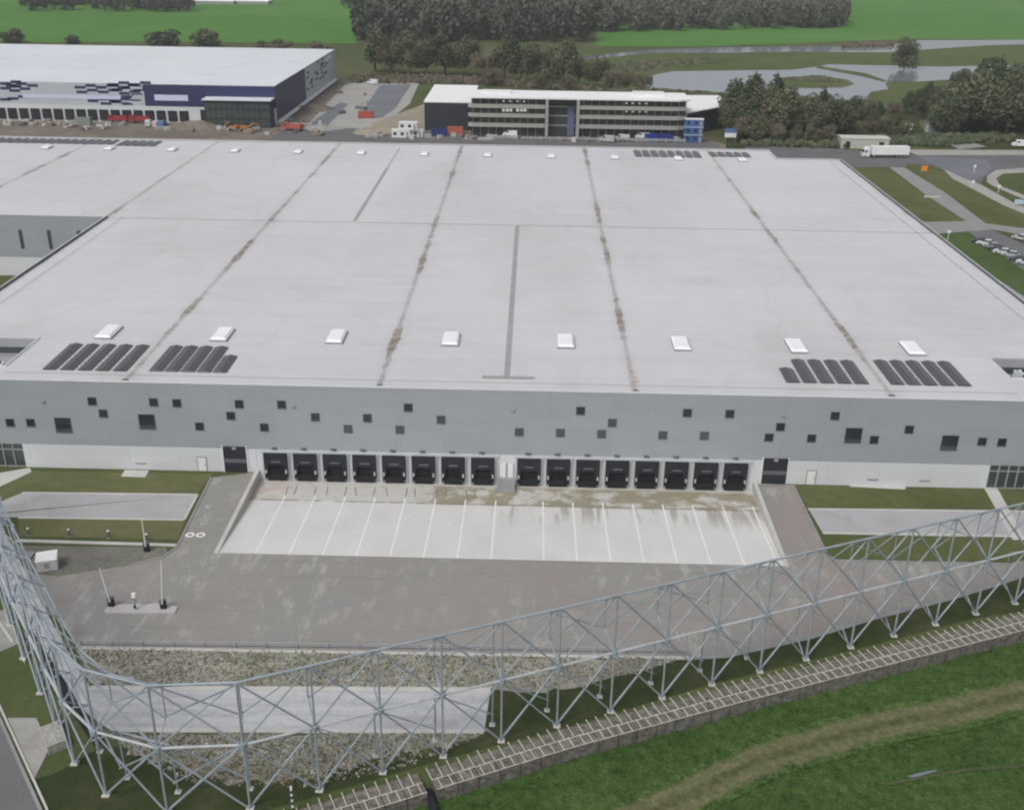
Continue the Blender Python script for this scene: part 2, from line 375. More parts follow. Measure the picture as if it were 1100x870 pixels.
# ------------------------------------------------------------------ terrain
GB = [(-34, -72.2), (-19.4, -65.2), (3.8, -54.2), (21.8, -46.7), (57.6, -32.5), (110, -11.6)]   # back edge of the gabion line
GBa = np.array(GB)
def gab_y(x): return np.interp(x, GBa[:,0], GBa[:,1])
def terr(x, y):
    d = (gab_y(x)-y)*.92
    m = np.clip((x+31)/7, 0, 1); m = m*m*(3-2*m)
    a = np.clip((d-.9)/1.2, 0, 1)*1.35
    b = np.clip((d-3.0)/16, 0, 1); b = b*b*(3-2*b)*1.1
    rip = .10*np.sin(x*.31+y*.2)+.08*np.sin(x*.13-y*.5)
    return -(a+b)*m + rip*np.clip((d-4)/6, 0, 1)*m
def make_ground():
    xs = sorted(set([-5000,-2500,-1200,-700,-400,-250,-180,-140,-120]+list(np.arange(-100,101,1.0))+[-39.6,33.4,120,140,180,250,400,700,1200,2500,5000]))
    ys = sorted(set([-2500,-1000,-500,-300,-200,-150]+list(np.arange(-120,-4,1.0))+[-22.3,0,30,60,90,150,200,300,400,600,900,1400,2200,3500,6000]))
    xs, ys = np.array(xs), np.array(ys); XX, YY = np.meshgrid(xs, ys)
    ZZ = terr(XX, YY); v = np.stack([XX, YY, ZZ], -1).reshape(-1, 3); nx = len(xs); f = []
    for j in range(len(ys)-1):
        for i in range(nx-1):
            cx, cy = (xs[i]+xs[i+1])/2, (ys[j]+ys[j+1])/2
            if -39.6 < cx < 33.4 and -22.3 < cy < 0: continue
            f.append((j*nx+i, j*nx+i+1, (j+1)*nx+i+1, (j+1)*nx+i))
    me = bpy.data.meshes.new('ground'); me.from_pydata(v.tolist(), [], f); me.materials.append(MT['ground']); me.update()
    for p in me.polygons: p.use_smooth = True
    o = bpy.data.objects.new('ground', me); COL.objects.link(o); tag(o, kind='structure')
make_ground()
def drape(name, poly, dz, mat, step=1.0, kind='structure', lump=0.0):
    """a surface that follows the terrain inside a polygon"""
    P = np.array(poly); x0, y0 = P.min(0); x1, y1 = P.max(0)
    def inside(x, y):
        c = False; n = len(P); j = n-1
        for i in range(n):
            if (P[i,1] > y) != (P[j,1] > y) and x < (P[j,0]-P[i,0])*(y-P[i,1])/(P[j,1]-P[i,1])+P[i,0]: c = not c
            j = i
        return c
    xs = np.arange(x0, x1+step, step); ys = np.arange(y0, y1+step, step)
    idx = {}; v = []; f = []
    def vid(i, j):
        if (i, j) not in idx:
            idx[(i,j)] = len(v); v.append((xs[i], ys[j], float(terr(xs[i], ys[j]))+dz+(random.uniform(0, lump) if lump else 0)))
        return idx[(i,j)]
    for j in range(len(ys)-1):
        for i in range(len(xs)-1):
            if inside((xs[i]+xs[i+1])/2, (ys[j]+ys[j+1])/2): f.append((vid(i,j),vid(i+1,j),vid(i+1,j+1),vid(i,j+1)))
    m = MB(); m.v = v; m.f = f; m.mi = [0]*len(f)
    o = tag(m.build(name, mat), kind=kind)
    for p in o.data.polygons: p.use_smooth = True
    return o
def ribbon(name, line, w, dz, mat, jitter=0.0, sub=12):
    """a strip of ground following a polyline on the terrain"""
    pts = []
    for a, b in zip(line[:-1], line[1:]):
        for k in range(sub): pts.append((a[0]+(b[0]-a[0])*k/sub, a[1]+(b[1]-a[1])*k/sub))
    pts.append(line[-1]); m = MB(); n = len(pts); cr = 4
    for i, p in enumerate(pts):
        q = pts[min(i+1,n-1)]; o = pts[max(i-1,0)]; t = Vector((q[0]-o[0], q[1]-o[1])).normalized(); nn = Vector((-t.y, t.x))
        ww = w*(1+random.uniform(-jitter, jitter))
        for k in range(cr+1):
            s = (k/cr-.5)*ww; x, y = p[0]+nn.x*s, p[1]+nn.y*s; m.v.append((x, y, float(terr(x, y))+dz))
    for i in range(n-1):
        for k in range(cr): m.f.append((i*(cr+1)+k, (i+1)*(cr+1)+k, (i+1)*(cr+1)+k+1, i*(cr+1)+k+1)); m.mi.append(0)
    return struct(name, m, mat)

# far ground: meadows, water, site
far = [
 ('meadow', [(-30,44),(60,46),(150,45),(383,47),(383,-45),(-30,-45)], .10, 'meadow'),
 ('meadow', [(383,30),(383,-45),(1130,-45),(1130,43),(985,42),(760,50),(640,50),(640,30)], .10, 'meadow'),
 ('wet_meadow', [(620,58),(760,51),(1000,43),(1130,42),(1130,84),(1010,92),(950,110),(830,100),(770,104),(700,100),(640,92),(560,85)], .05, 'meadow_olive'),
 ('river', [(600,63),(700,54),(773,51),(850,50.5),(960,48),(987,43.5),(1130,43),(1130,47.5),(1060,49),(987,54),(954,56.5),(850,56),(773,57),(700,57),(610,67)], .15, 'water'),
 ('pond', [(690,92),(697,82),(722,77),(790,76),(850,75.5),(878,72),(890,69.5),(962,71),(1010,72),(1082,70.5),(1130,68),(1130,74),(1078,78),(1016,86),(985,88),(954,87),(951,90),(954,96),(935,99),(930,107),(914,108),(880,104),(842,104),(800,104),(776,102),(711,99)], .15, 'water'),
 ('pond_island', [(836,86),(850,84),(890,84),(905,86),(910,90),(900,93),(870,94),(845,93)], .22, 'meadow_olive'),
 ('pond_spit', [(880,71),(930,79),(953,87),(949,88),(925,82),(876,73)], .22, 'meadow_olive'),
 ('pond', [(992,132),(1010,130),(1018,137),(1012,142),(994,142)], .15, 'water'),
 ('bright_grass', [(935,126),(952,125),(985,133),(975,141),(945,138)], .12, 'meadow_olive'),
 ('brown_field', [(860,92),(700,92)], 0, None),
]
MT['mud_bank'] = varied('mud_bank', (.115, .115, .065), .3, .05, .5, .95)
for nm, pts, z, m in list(far):
    if nm in ('pond', 'pond_island'):
        P_ = GP(pts, z); c_ = np.mean(P_, 0)
        ground_sheet('pond_bank', [(p[0]+(p[0]-c_[0])/max(1, math.dist(p, c_))*random.uniform(1.5, 4.5), p[1]+(p[1]-c_[1])/max(1, math.dist(p, c_))*random.uniform(2.0, 7.0)) for p in P_], z-.04, MT['mud_bank'])
for nm, pts, z, m in far:
    if m: ground_sheet(nm, GP(pts, z), z, MT[m])
ground_sheet('construction_ground', [(-300,200),(68,200),(72,268),(60,300),(-30,300),(-60,305),(-98,440),(-300,440)], .03, MT['site_dirt'])
ground_sheet('site_paving', GP([(325,140),(370,92),(398,85),(452,86),(440,112),(420,128),(400,136),(380,150),(320,150)]), .06, MT['light_pave'])
ground_sheet('dark_paving', GP([(384,128),(408,92),(442,91),(424,118),(410,127)]), .09, MT['asphalt_blue'])
ground_sheet('dark_paving', GP([(330,135),(366,110),(374,112),(352,136)]), .09, MT['asphalt_blue'])
ground_sheet('dry_mound_ground', GP([(385,150),(402,132),(440,118),(456,112),(456,150)]), .07, varied('sand_ground', (.30, .27, .215), .25, .05, .5, .95))
ground_sheet('forecourt', [(-98,262),(70,262),(64,276),(-24,276),(-42,288),(-98,290)], .10, MT['asphalt_dark'])
# right-hand roads
ground_sheet('access_road', GP([(800,158),(870,158),(985,167),(1130,167),(1130,180),(1072,183),(1057,191),(1052,199),(1036,192),(1000,178),(960,179.5),(900,181),(810,178)]), .06, MT['asphalt_dark'])
ground_sheet('junction_surface', GP([(985,168),(1060,172),(1066,182),(1054,192),(1040,193),(1008,180)]), .10, MT['asphalt_blue'])
ground_sheet('cycle_path', GP([(970,161),(1130,162),(1130,167),(985,167)]), .08, MT['light_pave'])
ground_sheet('cycle_path', GP([(1000,140),(1040,152),(1060,158),(1030,161),(1015,152)]), .08, MT['kerb_grey'])
ground_sheet('cycle_path', GP([(1012,181),(1036,192),(1054,199),(1088,218),(1130,233),(1130,242),(1078,221),(1044,203),(1024,193)]), .09, MT['light_pave'])
ground_sheet('cycle_path', GP([(1066,200),(1060,196),(1060,190),(1070,183),(1130,179),(1130,185),(1078,187),(1070,192),(1074,200),(1130,222),(1130,228)]), .11, MT['light_pave'])
ground_sheet('footpath', GP([(955,180),(971,180),(1016,208),(1062,243),(1046,243),(996,211)]), .09, MT['kerb_grey'])
ground_sheet('footpath', GP([(985,239),(1040,238),(1130,250),(1130,259),(1066,247),(1002,252)]), .11, MT['kerb_grey'])
ground_sheet('verge', GP([(918,181),(954,181),(995,212),(1044,240),(1000,242),(980,236)]), .07, MT['lawn_dark'])
ground_sheet('verge', GP([(972,176),(1000,178),(1036,197),(1130,244),(1130,250),(1060,245),(1000,199)]), .07, MT['lawn_dark'])
ground_sheet('lawn', GP([(1004,251),(1044,249),(1066,262),(1130,306),(1130,335),(1090,318)]), .07, grass_mat('fresh_grass', [(.38,(.045,.078,.024)),(.5,(.065,.108,.033)),(.64,(.095,.135,.05))], .05, .4, 4, .5))
ground_sheet('car_park', GP([(1040,249),(1066,247),(1100,263),(1150,286),(1150,322),(1100,291)]), .09, MT['asphalt'])
ground_sheet('gravel_strip', GP([(1050,290),(1066,297),(1130,338),(1130,352)]), .09, MT['gravel'])
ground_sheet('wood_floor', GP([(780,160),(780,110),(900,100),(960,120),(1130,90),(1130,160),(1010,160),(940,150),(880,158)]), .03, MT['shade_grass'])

# near ground
yard = GP([(226,513),(270,511)]) + [(-39.6,-22.3),(33.4,-22.3)] + GP([(811,521),(851,521),(883,587),(888,597),(897,602),(1085,605),(1140,590),(1140,604),(1071,627),(1018,643),(943,662),(870,684),(780,704),(740,706),(85,694),(40,640),(20,608),(60,618),(140,606),(176,598),(190,588)])
yard[1] = (-39.6, -.02); yard[4] = (33.4, -.02)
ground_sheet('yard_pavement', yard, .02, MT['pavers'])
ground_sheet('rough_ground', GP([(18,586),(178,588),(182,596),(140,607),(62,619),(30,615)]), .03, MT['rough_dirt'])
ground_sheet('lawn', GP([(-40,545),(0,524),(34,506),(228,509),(212,531),(26,529),(-40,556)]), .03, MT['lawn'])
ground_sheet('lawn', GP([(20,557),(199,558),(191,580),(20,576)]), .03, MT['lawn'])
ground_sheet('concrete_lane', GP([(-40,556),(25,529),(212,531),(199,558),(-40,555)]), .04, MT['strip'])
ground_sheet('entrance_path', GP([(-40,520),(0,508),(32,502.6),(34,507),(0,523),(-40,545)]), .045, MT['kerb'])
ground_sheet('door_slab', GP([(134,505),(160,505.5),(156,513),(130,512)]), .05, MT['kerb'])
ground_sheet('lawn', GP([(853,521),(1140,526),(1140,548),(868,546)]), .03, MT['lawn_dark'])
ground_sheet('concrete_lane', GP([(868,546),(1140,549),(1140,577),(884,573)]), .04, MT['strip'])
ground_sheet('lawn', GP([(886,575),(1100,578),(1100,603),(898,600)]), .03, MT['lawn_dark'])
ground_sheet('entrance_path', GP([(1057,524),(1071,524),(1102,580),(1088,580)]), .05, MT['kerb'])
ground_sheet('door_slab', GP([(912,523),(918,519),(975,520.5),(972,526)]), .05, MT['kerb'])
def kerb(line, w=.18, h=.12, mat='kerb', name='kerb', base=0.0):
    m = MB()
    for a, b in zip(line[:-1], line[1:]):
        d = Vector((b[0]-a[0], b[1]-a[1])); L = d.length; d.normalize(); n = Vector((-d.y, d.x))*w/2
        m.prism([(a[0]+n.x,a[1]+n.y),(a[0]-n.x,a[1]-n.y),(b[0]-n.x,b[1]-n.y),(b[0]+n.x,b[1]+n.y)], base, h)
    return struct(name, m, MT[mat])
kerb(GP([(18,581),(189,586)]), .55, .14)
kerb(GP([(24,529.5),(212,531.5),(198,558)]), .4, .09)
kerb(GP([(198,558.5),(20,556)]), .4, .09)
kerb(GP([(868,547),(1140,550)]), .45, .09); kerb(GP([(884,572.5),(1140,577)]), .5, .09)
kerb(GP([(227,513),(190,588),(176,598),(140,607)]), .3, .12, 'kerb_grey')
kerb(GP([(852,521),(884,587),(889,597),(898,602),(1085,606)]), .3, .12, 'kerb_grey')
ribbon('kerb', GP([(1140,605),(1071,628),(1018,644),(943,663),(870,685),(780,705),(740,707)]), .5, .03, MT['kerb_grey'])
ground_sheet('damp_shaded_grass', GP([(528,740),(560,705),(740,707),(870,685),(1018,644),(1140,605),(1140,650),(1048,664),(916,698),(764,735),(598,784),(478,815),(412,834),(270,875),(-40,1000),(-40,860),(60,830),(112,800),(300,830),(440,815),(520,790)]), .012, MT['shade_grass'])
def ragged(pts, amp=.7, step=1.1):
    out = []
    for i in range(len(pts)):
        a, b = pts[i], pts[(i+1) % len(pts)]; n = max(1, int(math.dist(a, b)/step))
        for k in range(n): out.append((a[0]+(b[0]-a[0])*k/n+random.uniform(-amp, amp), a[1]+(b[1]-a[1])*k/n+random.uniform(-amp, amp)))
    return out
# rubble beds, screed strip
ground_sheet('rubble_ground', ragged(GP([(90,697),(735,708),(690,720),(640,733),(560,746),(540,740),(98,736),(84,706)]), .4), .022, MT['rubble_bed'])
ground_sheet('rubble_ground', ragged(GP([(124,787),(520,785),(480,800),(420,812),(330,838),(240,840),(190,826),(140,808)]), .6), .026, MT['rubble_bed'])
scr = GP([(520,787),(527,740),(97,738),(72,698),(46,650),(14,588),(-10,545),(-60,545),(-20,600),(20,660),(56,720),(92,765),(120,785)])
ground_sheet('screed_lane', scr, .04, MT['screed'])
kerb(GP([(527,741),(97,739)]), .7, .10); kerb(GP([(519,786),(121,784)]), .6, .10)
kerb(GP([(108,800),(88,770),(62,730),(30,680)]), 1.1, .05, 'kerb_grey', 'dark_gap_strip', .03).data.materials[0] = MT['dark']  # dark strip for the gap beside the screed lane
# lower-left corner: road, slab, gravel
ground_sheet('road', GP([(-120,640),(-5,758),(46,875),(60,960),(-200,960)]), .03, MT['asphalt'])
kerb(GP([(-8,755),(45,873),(56,915)]), .3, .12, 'kerb_grey'); kerb(GP([(-2,755),(50,868),(62,905)]), .2, .14)
ground_sheet('concrete_slab', GP([(8,771),(39,771),(54,802),(37,836)]), .035, MT['light_pave'])
ground_sheet('gravel_patch', GP([(-30,660),(6,655),(22,690),(14,694),(0,700),(-30,705)]), .034, MT['gravel'])
kerb(GP([(-14,650),(14,690)]), .25, .10)
# bank: wheel ruts, puddle
bank = [(-29,-90),(90,-90),(110,-60),(110,-16)]+[(x, float(gab_y(x))-2.9) for x in np.arange(100,-24,-4)]+[(-25,-72)]
drape('grass_bank', bank, -.03, MT['bank'], .45, lump=.30)
t1 = GP([(640,892),(700,862),(800,812),(900,784),(1000,763),(1150,726)], -2.3); t2 = GP([(690,895),(760,866),(850,826),(950,797),(1050,775),(1150,752)], -2.3)
tm = [((a[0]+b[0])/2, (a[1]+b[1])/2) for a, b in zip(t1, t2)]
def track_mat():
    n = NT('track', .95, .1)
    at = n.n.new('ShaderNodeAttribute'); at.attribute_name = 'across'
    u = n.math('ADD', at.outputs['Fac'], n.math('MULTIPLY', n.math('SUBTRACT', n.noise(.7, 5, .65), .5), .30))
    g = n.ramp(n.math('ADD', n.math('MULTIPLY', n.noise(1.0, 6), .55), n.math('MULTIPLY', n.noise(3.2, 4), .45)), [(.39, (.022, .052, .014)), (.46, (.046, .092, .023)), (.53, (.068, .122, .033)), (.60, (.120, .156, .062))])
    mid = n.ramp(n.noise(1.2, 6), [(.36, (.068, .082, .032)), (.5, (.095, .106, .045)), (.64, (.13, .138, .062))])
    e = n.ramp(n.noise(1.6, 6), [(.36, (.115, .12, .06)), (.5, (.158, .158, .088)), (.64, (.205, .20, .122))])
    d = n.math('ABSOLUTE', n.math('SUBTRACT', u, .5))
    col = n.mix(n.sstep(d, .42, .24), g, mid)
    rut = n.math('MULTIPLY', n.sstep(d, .40, .24), n.sstep(d, .03, .17))
    col = n.mix(n.math('MULTIPLY', rut, .75), col, e)
    return n.out(col, n.noise(2.2, 5), 1.0, .25)
tr = ribbon('dirt_track', tm, 5.0, .27, track_mat(), .03, 40)
ta = tr.data.attributes.new('across', 'FLOAT', 'POINT')
ta.data.foreach_set('value', [(k % 5)/4 for k in range(len(tr.data.vertices))])
pud = GP([(974,837.5),(984,834.8),(996,832),(1004,831),(1006,832),(998,834.2),(988,837),(980,839)], -2.4)
def pz(x, y): return float(terr(x, y))+.26
tag(MB().flat(pud, max(pz(*q) for q in pud)).build('puddle', MT['water']), kind='structure')
ribbon('ditch_bed', GP([(950,845),(985,839),(1040,829),(1110,822)], -2.4), .35, .24, varied('mud', (.07,.085,.035), .3, .6, 4, .9), .4)

# yard markings
def rings(cx, cy, r0, r1, z, m, n=18):
    for k in range(n):
        a, b = 2*math.pi*k/n, 2*math.pi*(k+1)/n
        m.flat([(cx+math.cos(a)*r0,cy+math.sin(a)*r0),(cx+math.cos(a)*r1,cy+math.sin(a)*r1),(cx+math.cos(b)*r1,cy+math.sin(b)*r1),(cx+math.cos(b)*r0,cy+math.sin(b)*r0)], z)
m = MB()
for q in [(204,574.5),(215.5,574.5)]:
    c = G(*q); rings(c[0], c[1], .32, .62, .03, m)
struct('painted_rings', m, MT['white_line'])
m = MB()
for px, py, s in [(223,544,.4),(227,543,.3),(221,554,.25),(217,563,.25),(201,608,.2),(204,613,.2),(208,620,.25),(213,627,.3)]:
    c = G(px, py); pts = [(c[0]+math.cos(a)*s*random.uniform(.6,1.3), c[1]+math.sin(a)*s*1.4*random.uniform(.5,1.2)) for a in np.linspace(0,2*math.pi,9)[:-1]]
    m.flat(pts, .03)
struct('chalk_marks', m, MT['worn_line'])
m = MB()                                       # faint painted HH near the yard edge
o = G(719, 688); ux = Vector((1, .03)); 
for k in (0, 1):
    x = o[0]+.9+k*1.35; y = o[1]
    m.flat([(x,y),(x+.22,y),(x+.22,y+1.9),(x,y+1.9)], .03); m.flat([(x+.78,y),(x+1.0,y),(x+1.0,y+1.9),(x+.78,y+1.9)], .03); m.flat([(x+.22,y+.85),(x+.78,y+.85),(x+.78,y+1.07),(x+.22,y+1.07)], .03)
struct('painted_letters', m, MT['worn_line'])

# ------------------------------------------------------------------ loading pit (structure)
PX0, PX1, PYB, PYF, PZ = -39.6, 33.4, -22.3, -6.15, -1.15
m = MB(); N = 24
ys = [-.001, -3, PYF]+list(np.linspace(PYF, PYB, 12)[1:])
zof = lambda y: PZ if y >= PYF else PZ*(y-PYB)/(PYF-PYB)+.021*(1-(y-PYB)/(PYF-PYB))
for a, b in zip(ys[:-1], ys[1:]):
    m.add([(PX0,b,zof(b)),(PX1,b,zof(b)),(PX1,a,zof(a)),(PX0,a,zof(a))], [(0,1,2,3)])
struct('loading_pad', m, MT['pad'])
m = MB()
for x in [-34.6+4.33*k for k in range(8)]+[2.45+4.27*k for k in range(8)]:
    yy = [-4.9, PYF, -11, -16, PYB+.05]
    for a, b in zip(yy[:-1], yy[1:]):
        m.add([(x-.10,b,zof(b)+.006),(x+.10,b,zof(b)+.006),(x+.10,a,zof(a)+.006),(x-.10,a,zof(a)+.006)], [(0,1,2,3)])
struct('bay_markings', m, MT['white_line'])
m = MB()                                       # tyre scuffs on the level strip
for i in range(7):
    for s in (-.75, .75):
        x = -34.2+4.33*i+s+random.uniform(-.2,.2); bend = random.uniform(-.35,.35)
        P_ = [(x+bend*((k/5)**2)+.25*k/5, -1.9-2.5*k/5) for k in range(6)]
        for a, b in zip(P_[:-1], P_[1:]): m.flat([(a[0],a[1]),(a[0]+.17,a[1]),(b[0]+.17,b[1]),(b[0],b[1])], PZ+.006)
struct('tyre_marks', m, varied('tyre_mark', (.2,.195,.18), .2, .6, 3, .9, dirt=(.4,.39,.37)))
m = MB()
for x0, x1 in ((PX0-.28, PX0+.28), (PX1-.28, PX1+.28)):
    m.prism([(x0,PYB-.2),(x1,PYB-.2),(x1,-.02),(x0,-.02)], -1.4, [.12,.12,.35,.35])
struct('retaining_kerb', m, MT['kerb'])

# ------------------------------------------------------------------ main warehouse
WX0, WX1, H, YF, YB = -94.5, 88.4, 14.0, 0.0, 184.5
ZP = 3.75
wh = thing('warehouse', (-3, 92, 0), 'huge flat roofed grey warehouse with white base and two rows of black loading docks', 'warehouse')
NY = 92.0; LX = -260.0                       # rear wing runs on to the left behind NY
def wall_part(name, mb, mat, parent=wh): return mb.build(name, mat, parent)
# recesses in the roof (x0,x1,y0,y1)
RC = [(-90.5,-77.2,5.6,17.0), (71.5,84.5,8.9,17.0)]
rm = MB(); ZR = 13.72
xc = sorted({WX0+.35, WX1-.35, 70.0, *(v for r in RC for v in r[:2])}); yc = sorted({YF+.35, NY, 171.7, YB-.35, *(v for r in RC for v in r[2:])})
for i in range(len(xc)-1):
    for j in range(len(yc)-1):
        cx, cy = (xc[i]+xc[i+1])/2, (yc[j]+yc[j+1])/2
        if any(r[0]<cx<r[1] and r[2]<cy<r[3] for r in RC): continue
        if cx > 70 and cy > 171.7: continue
        rm.flat([(xc[i],yc[j]),(xc[i+1],yc[j]),(xc[i+1],yc[j+1]),(xc[i],yc[j+1])], ZR)
rm.flat([(LX,NY+.35),(WX0+.35,NY+.35),(WX0+.35,YB-.35),(LX,YB-.35)], ZR)
roof = rm.build('roof', MT['roof'], wh)
# walls
T = .35
m = MB(); m.box(WX0, WX1, YF, YF+T, ZP, H-.12); wall_part('cladding', m, MT['clad'])
m = MB(); m.box(WX0, WX0+T, YF+T, NY, 0, H-.12); m.box(LX, WX0+T, NY, NY+T, 4.3, H-.12); wall_part('cladding', m, MT['clad'])
m = MB(); m.box(WX1-T, WX1, YF+T, 172, 0, H-.12); m.box(70, WX1-T, 172-T, 172, 0, H-.12); m.box(70-T, 70, 172-T, YB, 0, H-.12); m.box(LX, 70-T, YB-T, YB, 0, H-.12); m.box(LX, LX+T, NY+T, YB-T, 0, H-.12); wall_part('cladding', m, MT['clad'])
# plinth with openings: front wall, docks 16, doors
dockx = [-36.7+4.33*k for k in range(8)]+[.35+4.29*k for k in range(8)]
m = MB(); m.box(-73.9, PX0, -.06, YF+T, 0, ZP-.003); m.box(PX1, 67.0, -.06, YF+T, 0, ZP-.003)
m.box(PX0, PX1, .0, YF+T, -1.3, ZP-.003); m.box(WX0, -78.5, -.06, T, 0, ZP-.003); m.box(74, WX1, -.06, T, 0, ZP-.003)
m.box(LX, WX0, NY-.06, NY+T, 0, 4.3-.003)
wall_part('plinth', m, MT['plinth'])
m = MB()
for a in dockx:
    m.box(a-1.72-.26, a-1.72, -.30, 0, -1.15, 3.55) if True else None
    m.box(a+1.72, a+1.72+.26, -.30, 0, -1.15, 3.55)
m.box(-39.0, -4.1, -.34, 0, 3.40, 3.74); m.box(-1.8, 32.8, -.34, 0, 3.40, 3.74)
wall_part('dock_surround', m, varied('dock_surround', (.52,.545,.57), .06, .3, 3, .6))
# parapet / coping
m = MB()
def cop(x0, x1, y0, y1): m.box(x0, x1, y0, y1, H-.119, H)
cop(WX0-.06, WX1+.06, YF-.06, YF+.5); cop(WX0-.06, WX0+.5, YF+.5, NY-.06); cop(LX, WX0+.5, NY-.06, NY+.5); cop(WX1-.5, WX1+.06, YF+.5, 172.06); cop(70, WX1-.5, 171.5, 172.06); cop(69.5, 70.06, 172.06, YB+.06); cop(LX, 69.5, YB-.5, YB+.06)
wall_part('coping', m, MT['coping'])
m = MB(); m.box(WX1-.62,WX1-.52,1,171,ZR+.002,ZR+.5); m.box(WX0+.52,WX0+.62,1,NY,ZR+.002,ZR+.5)
wall_part('parapet_flashing', m, MT['grey_dark'])
m = MB()                                         # guard wire set in from the long edges
for x in (WX1-4.2, WX0+4.0):
    y1 = 168 if x > 0 else NY
    m.tube([(x,19,ZR+.25),(x,y1,ZR+.25)], .035, 4)
    for y in np.arange(20, y1, 9): m.tube([(x,y,ZR),(x,y,ZR+.3)], .05, 4)
m.tube([(-76,2.8,ZR+.25),(70,2.8,ZR+.25)], .03, 4)
wall_part('fall_arrest_line', m, MT['grey_mid'])
# roof walkways: centre strip with its T end, rear strip
m = MB(); m.box(-3.6,-2.75,5.6,91.6,ZR,ZR+.05); wall_part('walkway', m, MT['walkway'])
m = MB()
for i in range(9): m.box(-6.8+.86*i, -6.8+.86*i+.78, 4.6, 5.5, ZR, ZR+.12+(.05 if i in (3,6) else 0))
wall_part('walkway', m, MT['walkway'])
m = MB(); m.box(-39.7,-38.9,93.4,150,ZR,ZR+.05); m.box(-39.5,-39.1,150,178,ZR,ZR+.03); wall_part('walkway', m, MT['walkway'])
m = MB()
for x in (-57.8,-21.2,15.3,51.6): m.box(x-.35,x+.35,.6,1.3,ZR,ZR+.22)
wall_part('roof_drain', m, MT['grey_dark'])
# recessed terraces
for x0,x1,y0,y1 in RC:
    zb = 10.6; m = MB()
    m.flat([(x0,y0),(x1,y0),(x1,y1),(x0,y1)], zb); e = .12
    m.box(x0,x1,y1-e,y1,zb+.002,ZR); m.box(x0,x1,y0,y0+e,zb+.002,ZR)
    m.box(x0,x0+e,y0+e,y1-e,zb+.002,ZR); m.box(x1-e,x1,y0+e,y1-e,zb+.002,ZR)
    t = wall_part('terrace', m, varied('terrace_grey', (.36,.365,.38), .12, .4, 3, .8))
    m = MB()
    m.box(x0+.6, x1-.6, y1-e-.06, y1-e-.004, zb+.7, zb+1.7)
    m.build('window', MT['glass_pale'], t)
    m = MB(); w = .25
    m.box(x0-w,x1+w,y0-w,y0,ZR,ZR+.18); m.box(x0-w,x1+w,y1,y1+w,ZR,ZR+.18); m.box(x0-w,x0,y0,y1,ZR,ZR+.18); m.box(x1,x1+w,y0,y1,ZR,ZR+.18)
    m.build('edge_trim', MT['coping'], t)
# skylights
def skylight(x, y, a=1.35, b=2.8):
    m = MB(); m.box(x-a,x+a,y-b,y+b,ZR,ZR+.34)
    s = m.build('skylight_curb', MT['grey_mid'], wh)
    d = MB(); z = ZR+.34
    d.add([(x-a+.04,y-b+.04,z),(x+a-.04,y-b+.04,z),(x+a-.04,y+b-.04,z),(x-a+.04,y+b-.04,z),(x-a+.35,y-b+.4,z+.3),(x+a-.35,y-b+.4,z+.3),(x+a-.35,y+b-.4,z+.3),(x-a+.35,y+b-.4,z+.3)],
          [(4,5,6,7),(0,1,5,4),(1,2,6,5),(2,3,7,6),(3,0,4,7)])
    d.build('skylight_dome', MT['skylight'], s)
for k in range(8): skylight(-67.1+18.22*k, 20.0)
for k in range(12): skylight(-139.8+18.12*k, 169.0, 1.15, 2.0)
# windows
small = [(11,454),(33,454),(99,431),(111,444),(165,432),(190,433),(214.5,458),(257,434),(248,446.6),(302.5,434.6),(284,459),(338.7,448),(374,460.6),(394.7,449),(438.5,437.7),(429.6,461.5),(473.8,450.7),(557.8,464),(602,464.8),(623.7,441.2),(657.8,454),(646.3,466),(712,467.4),(738.3,443.5),(756.6,468),(784,444.5),(826,469.8),(838.4,458.5),(871.8,470.7),(897,446.7),(939,472.3),(976.7,461.3),(1055,474.3),(1076.3,475)]
pale_idx = {12,15,16,17,18,21,22,24,20}  # panes whose paler glass colour stands in for reflections
big = [(68,456.7,1),(158,453,0),(916.7,467.7,0),(1020,475.7,1)]
def window(x, z, w, mat):
    f = MB(); h = w/2; t = .09
    f.box(x-h-t,x+h+t,-.05,-.004,z+h,z+h+t); f.box(x-h-t,x+h+t,-.09,-.004,z-h-t,z-h); f.box(x-h-t,x-h,-.05,-.004,z-h,z+h); f.box(x+h,x+h+t,-.05,-.004,z-h,z+h)
    o = f.build('window', MT['grey_dark'], wh)
    p = MB(); p.box(x-h,x+h,-.022,-.003,z-h,z+h); p.build('pane', mat, o)
for i, (px, py) in enumerate(small):
    x, z = WY(px, py); window(x, z, 1.12, MT['glass_pale'] if i in pale_idx else MT['glass'])
for px, py, pl in big:
    x, z = WY(px, py); window(x, z, 2.25, MT['glass'])
    m = MB(); m.box(x-1.1,x+1.1,-.03,-.0225,z-1.1,z-.55); m.build('pane_reflection', MT['glass_pale'], bpy.data.objects['warehouse'])  # paler lower strip: a reflection put into the pane's colour
m = MB()
for px, py in [(46,431),(315,436),(551,440),(841,446)]:
    x, z = WY(px, py); m.box(x-.25,x+.25,-.25,-.004,z-.15,z+.15)
wall_part('wall_vent', m, MT['grey_mid'])
# slot windows of the recessed wing
for x in (-114.0, -107.6, -100.9, -120.6):
    f = MB(); f.box(x-.42,x+.42,NY-.05,NY-.004,6.3,10.7); o = f.build('slot_window', MT['grey_dark'], wh)
    p = MB(); p.box(x-.32,x+.32,NY-.07,NY-.052,6.4,10.6); p.build('pane', MT['glass_pale'], o)
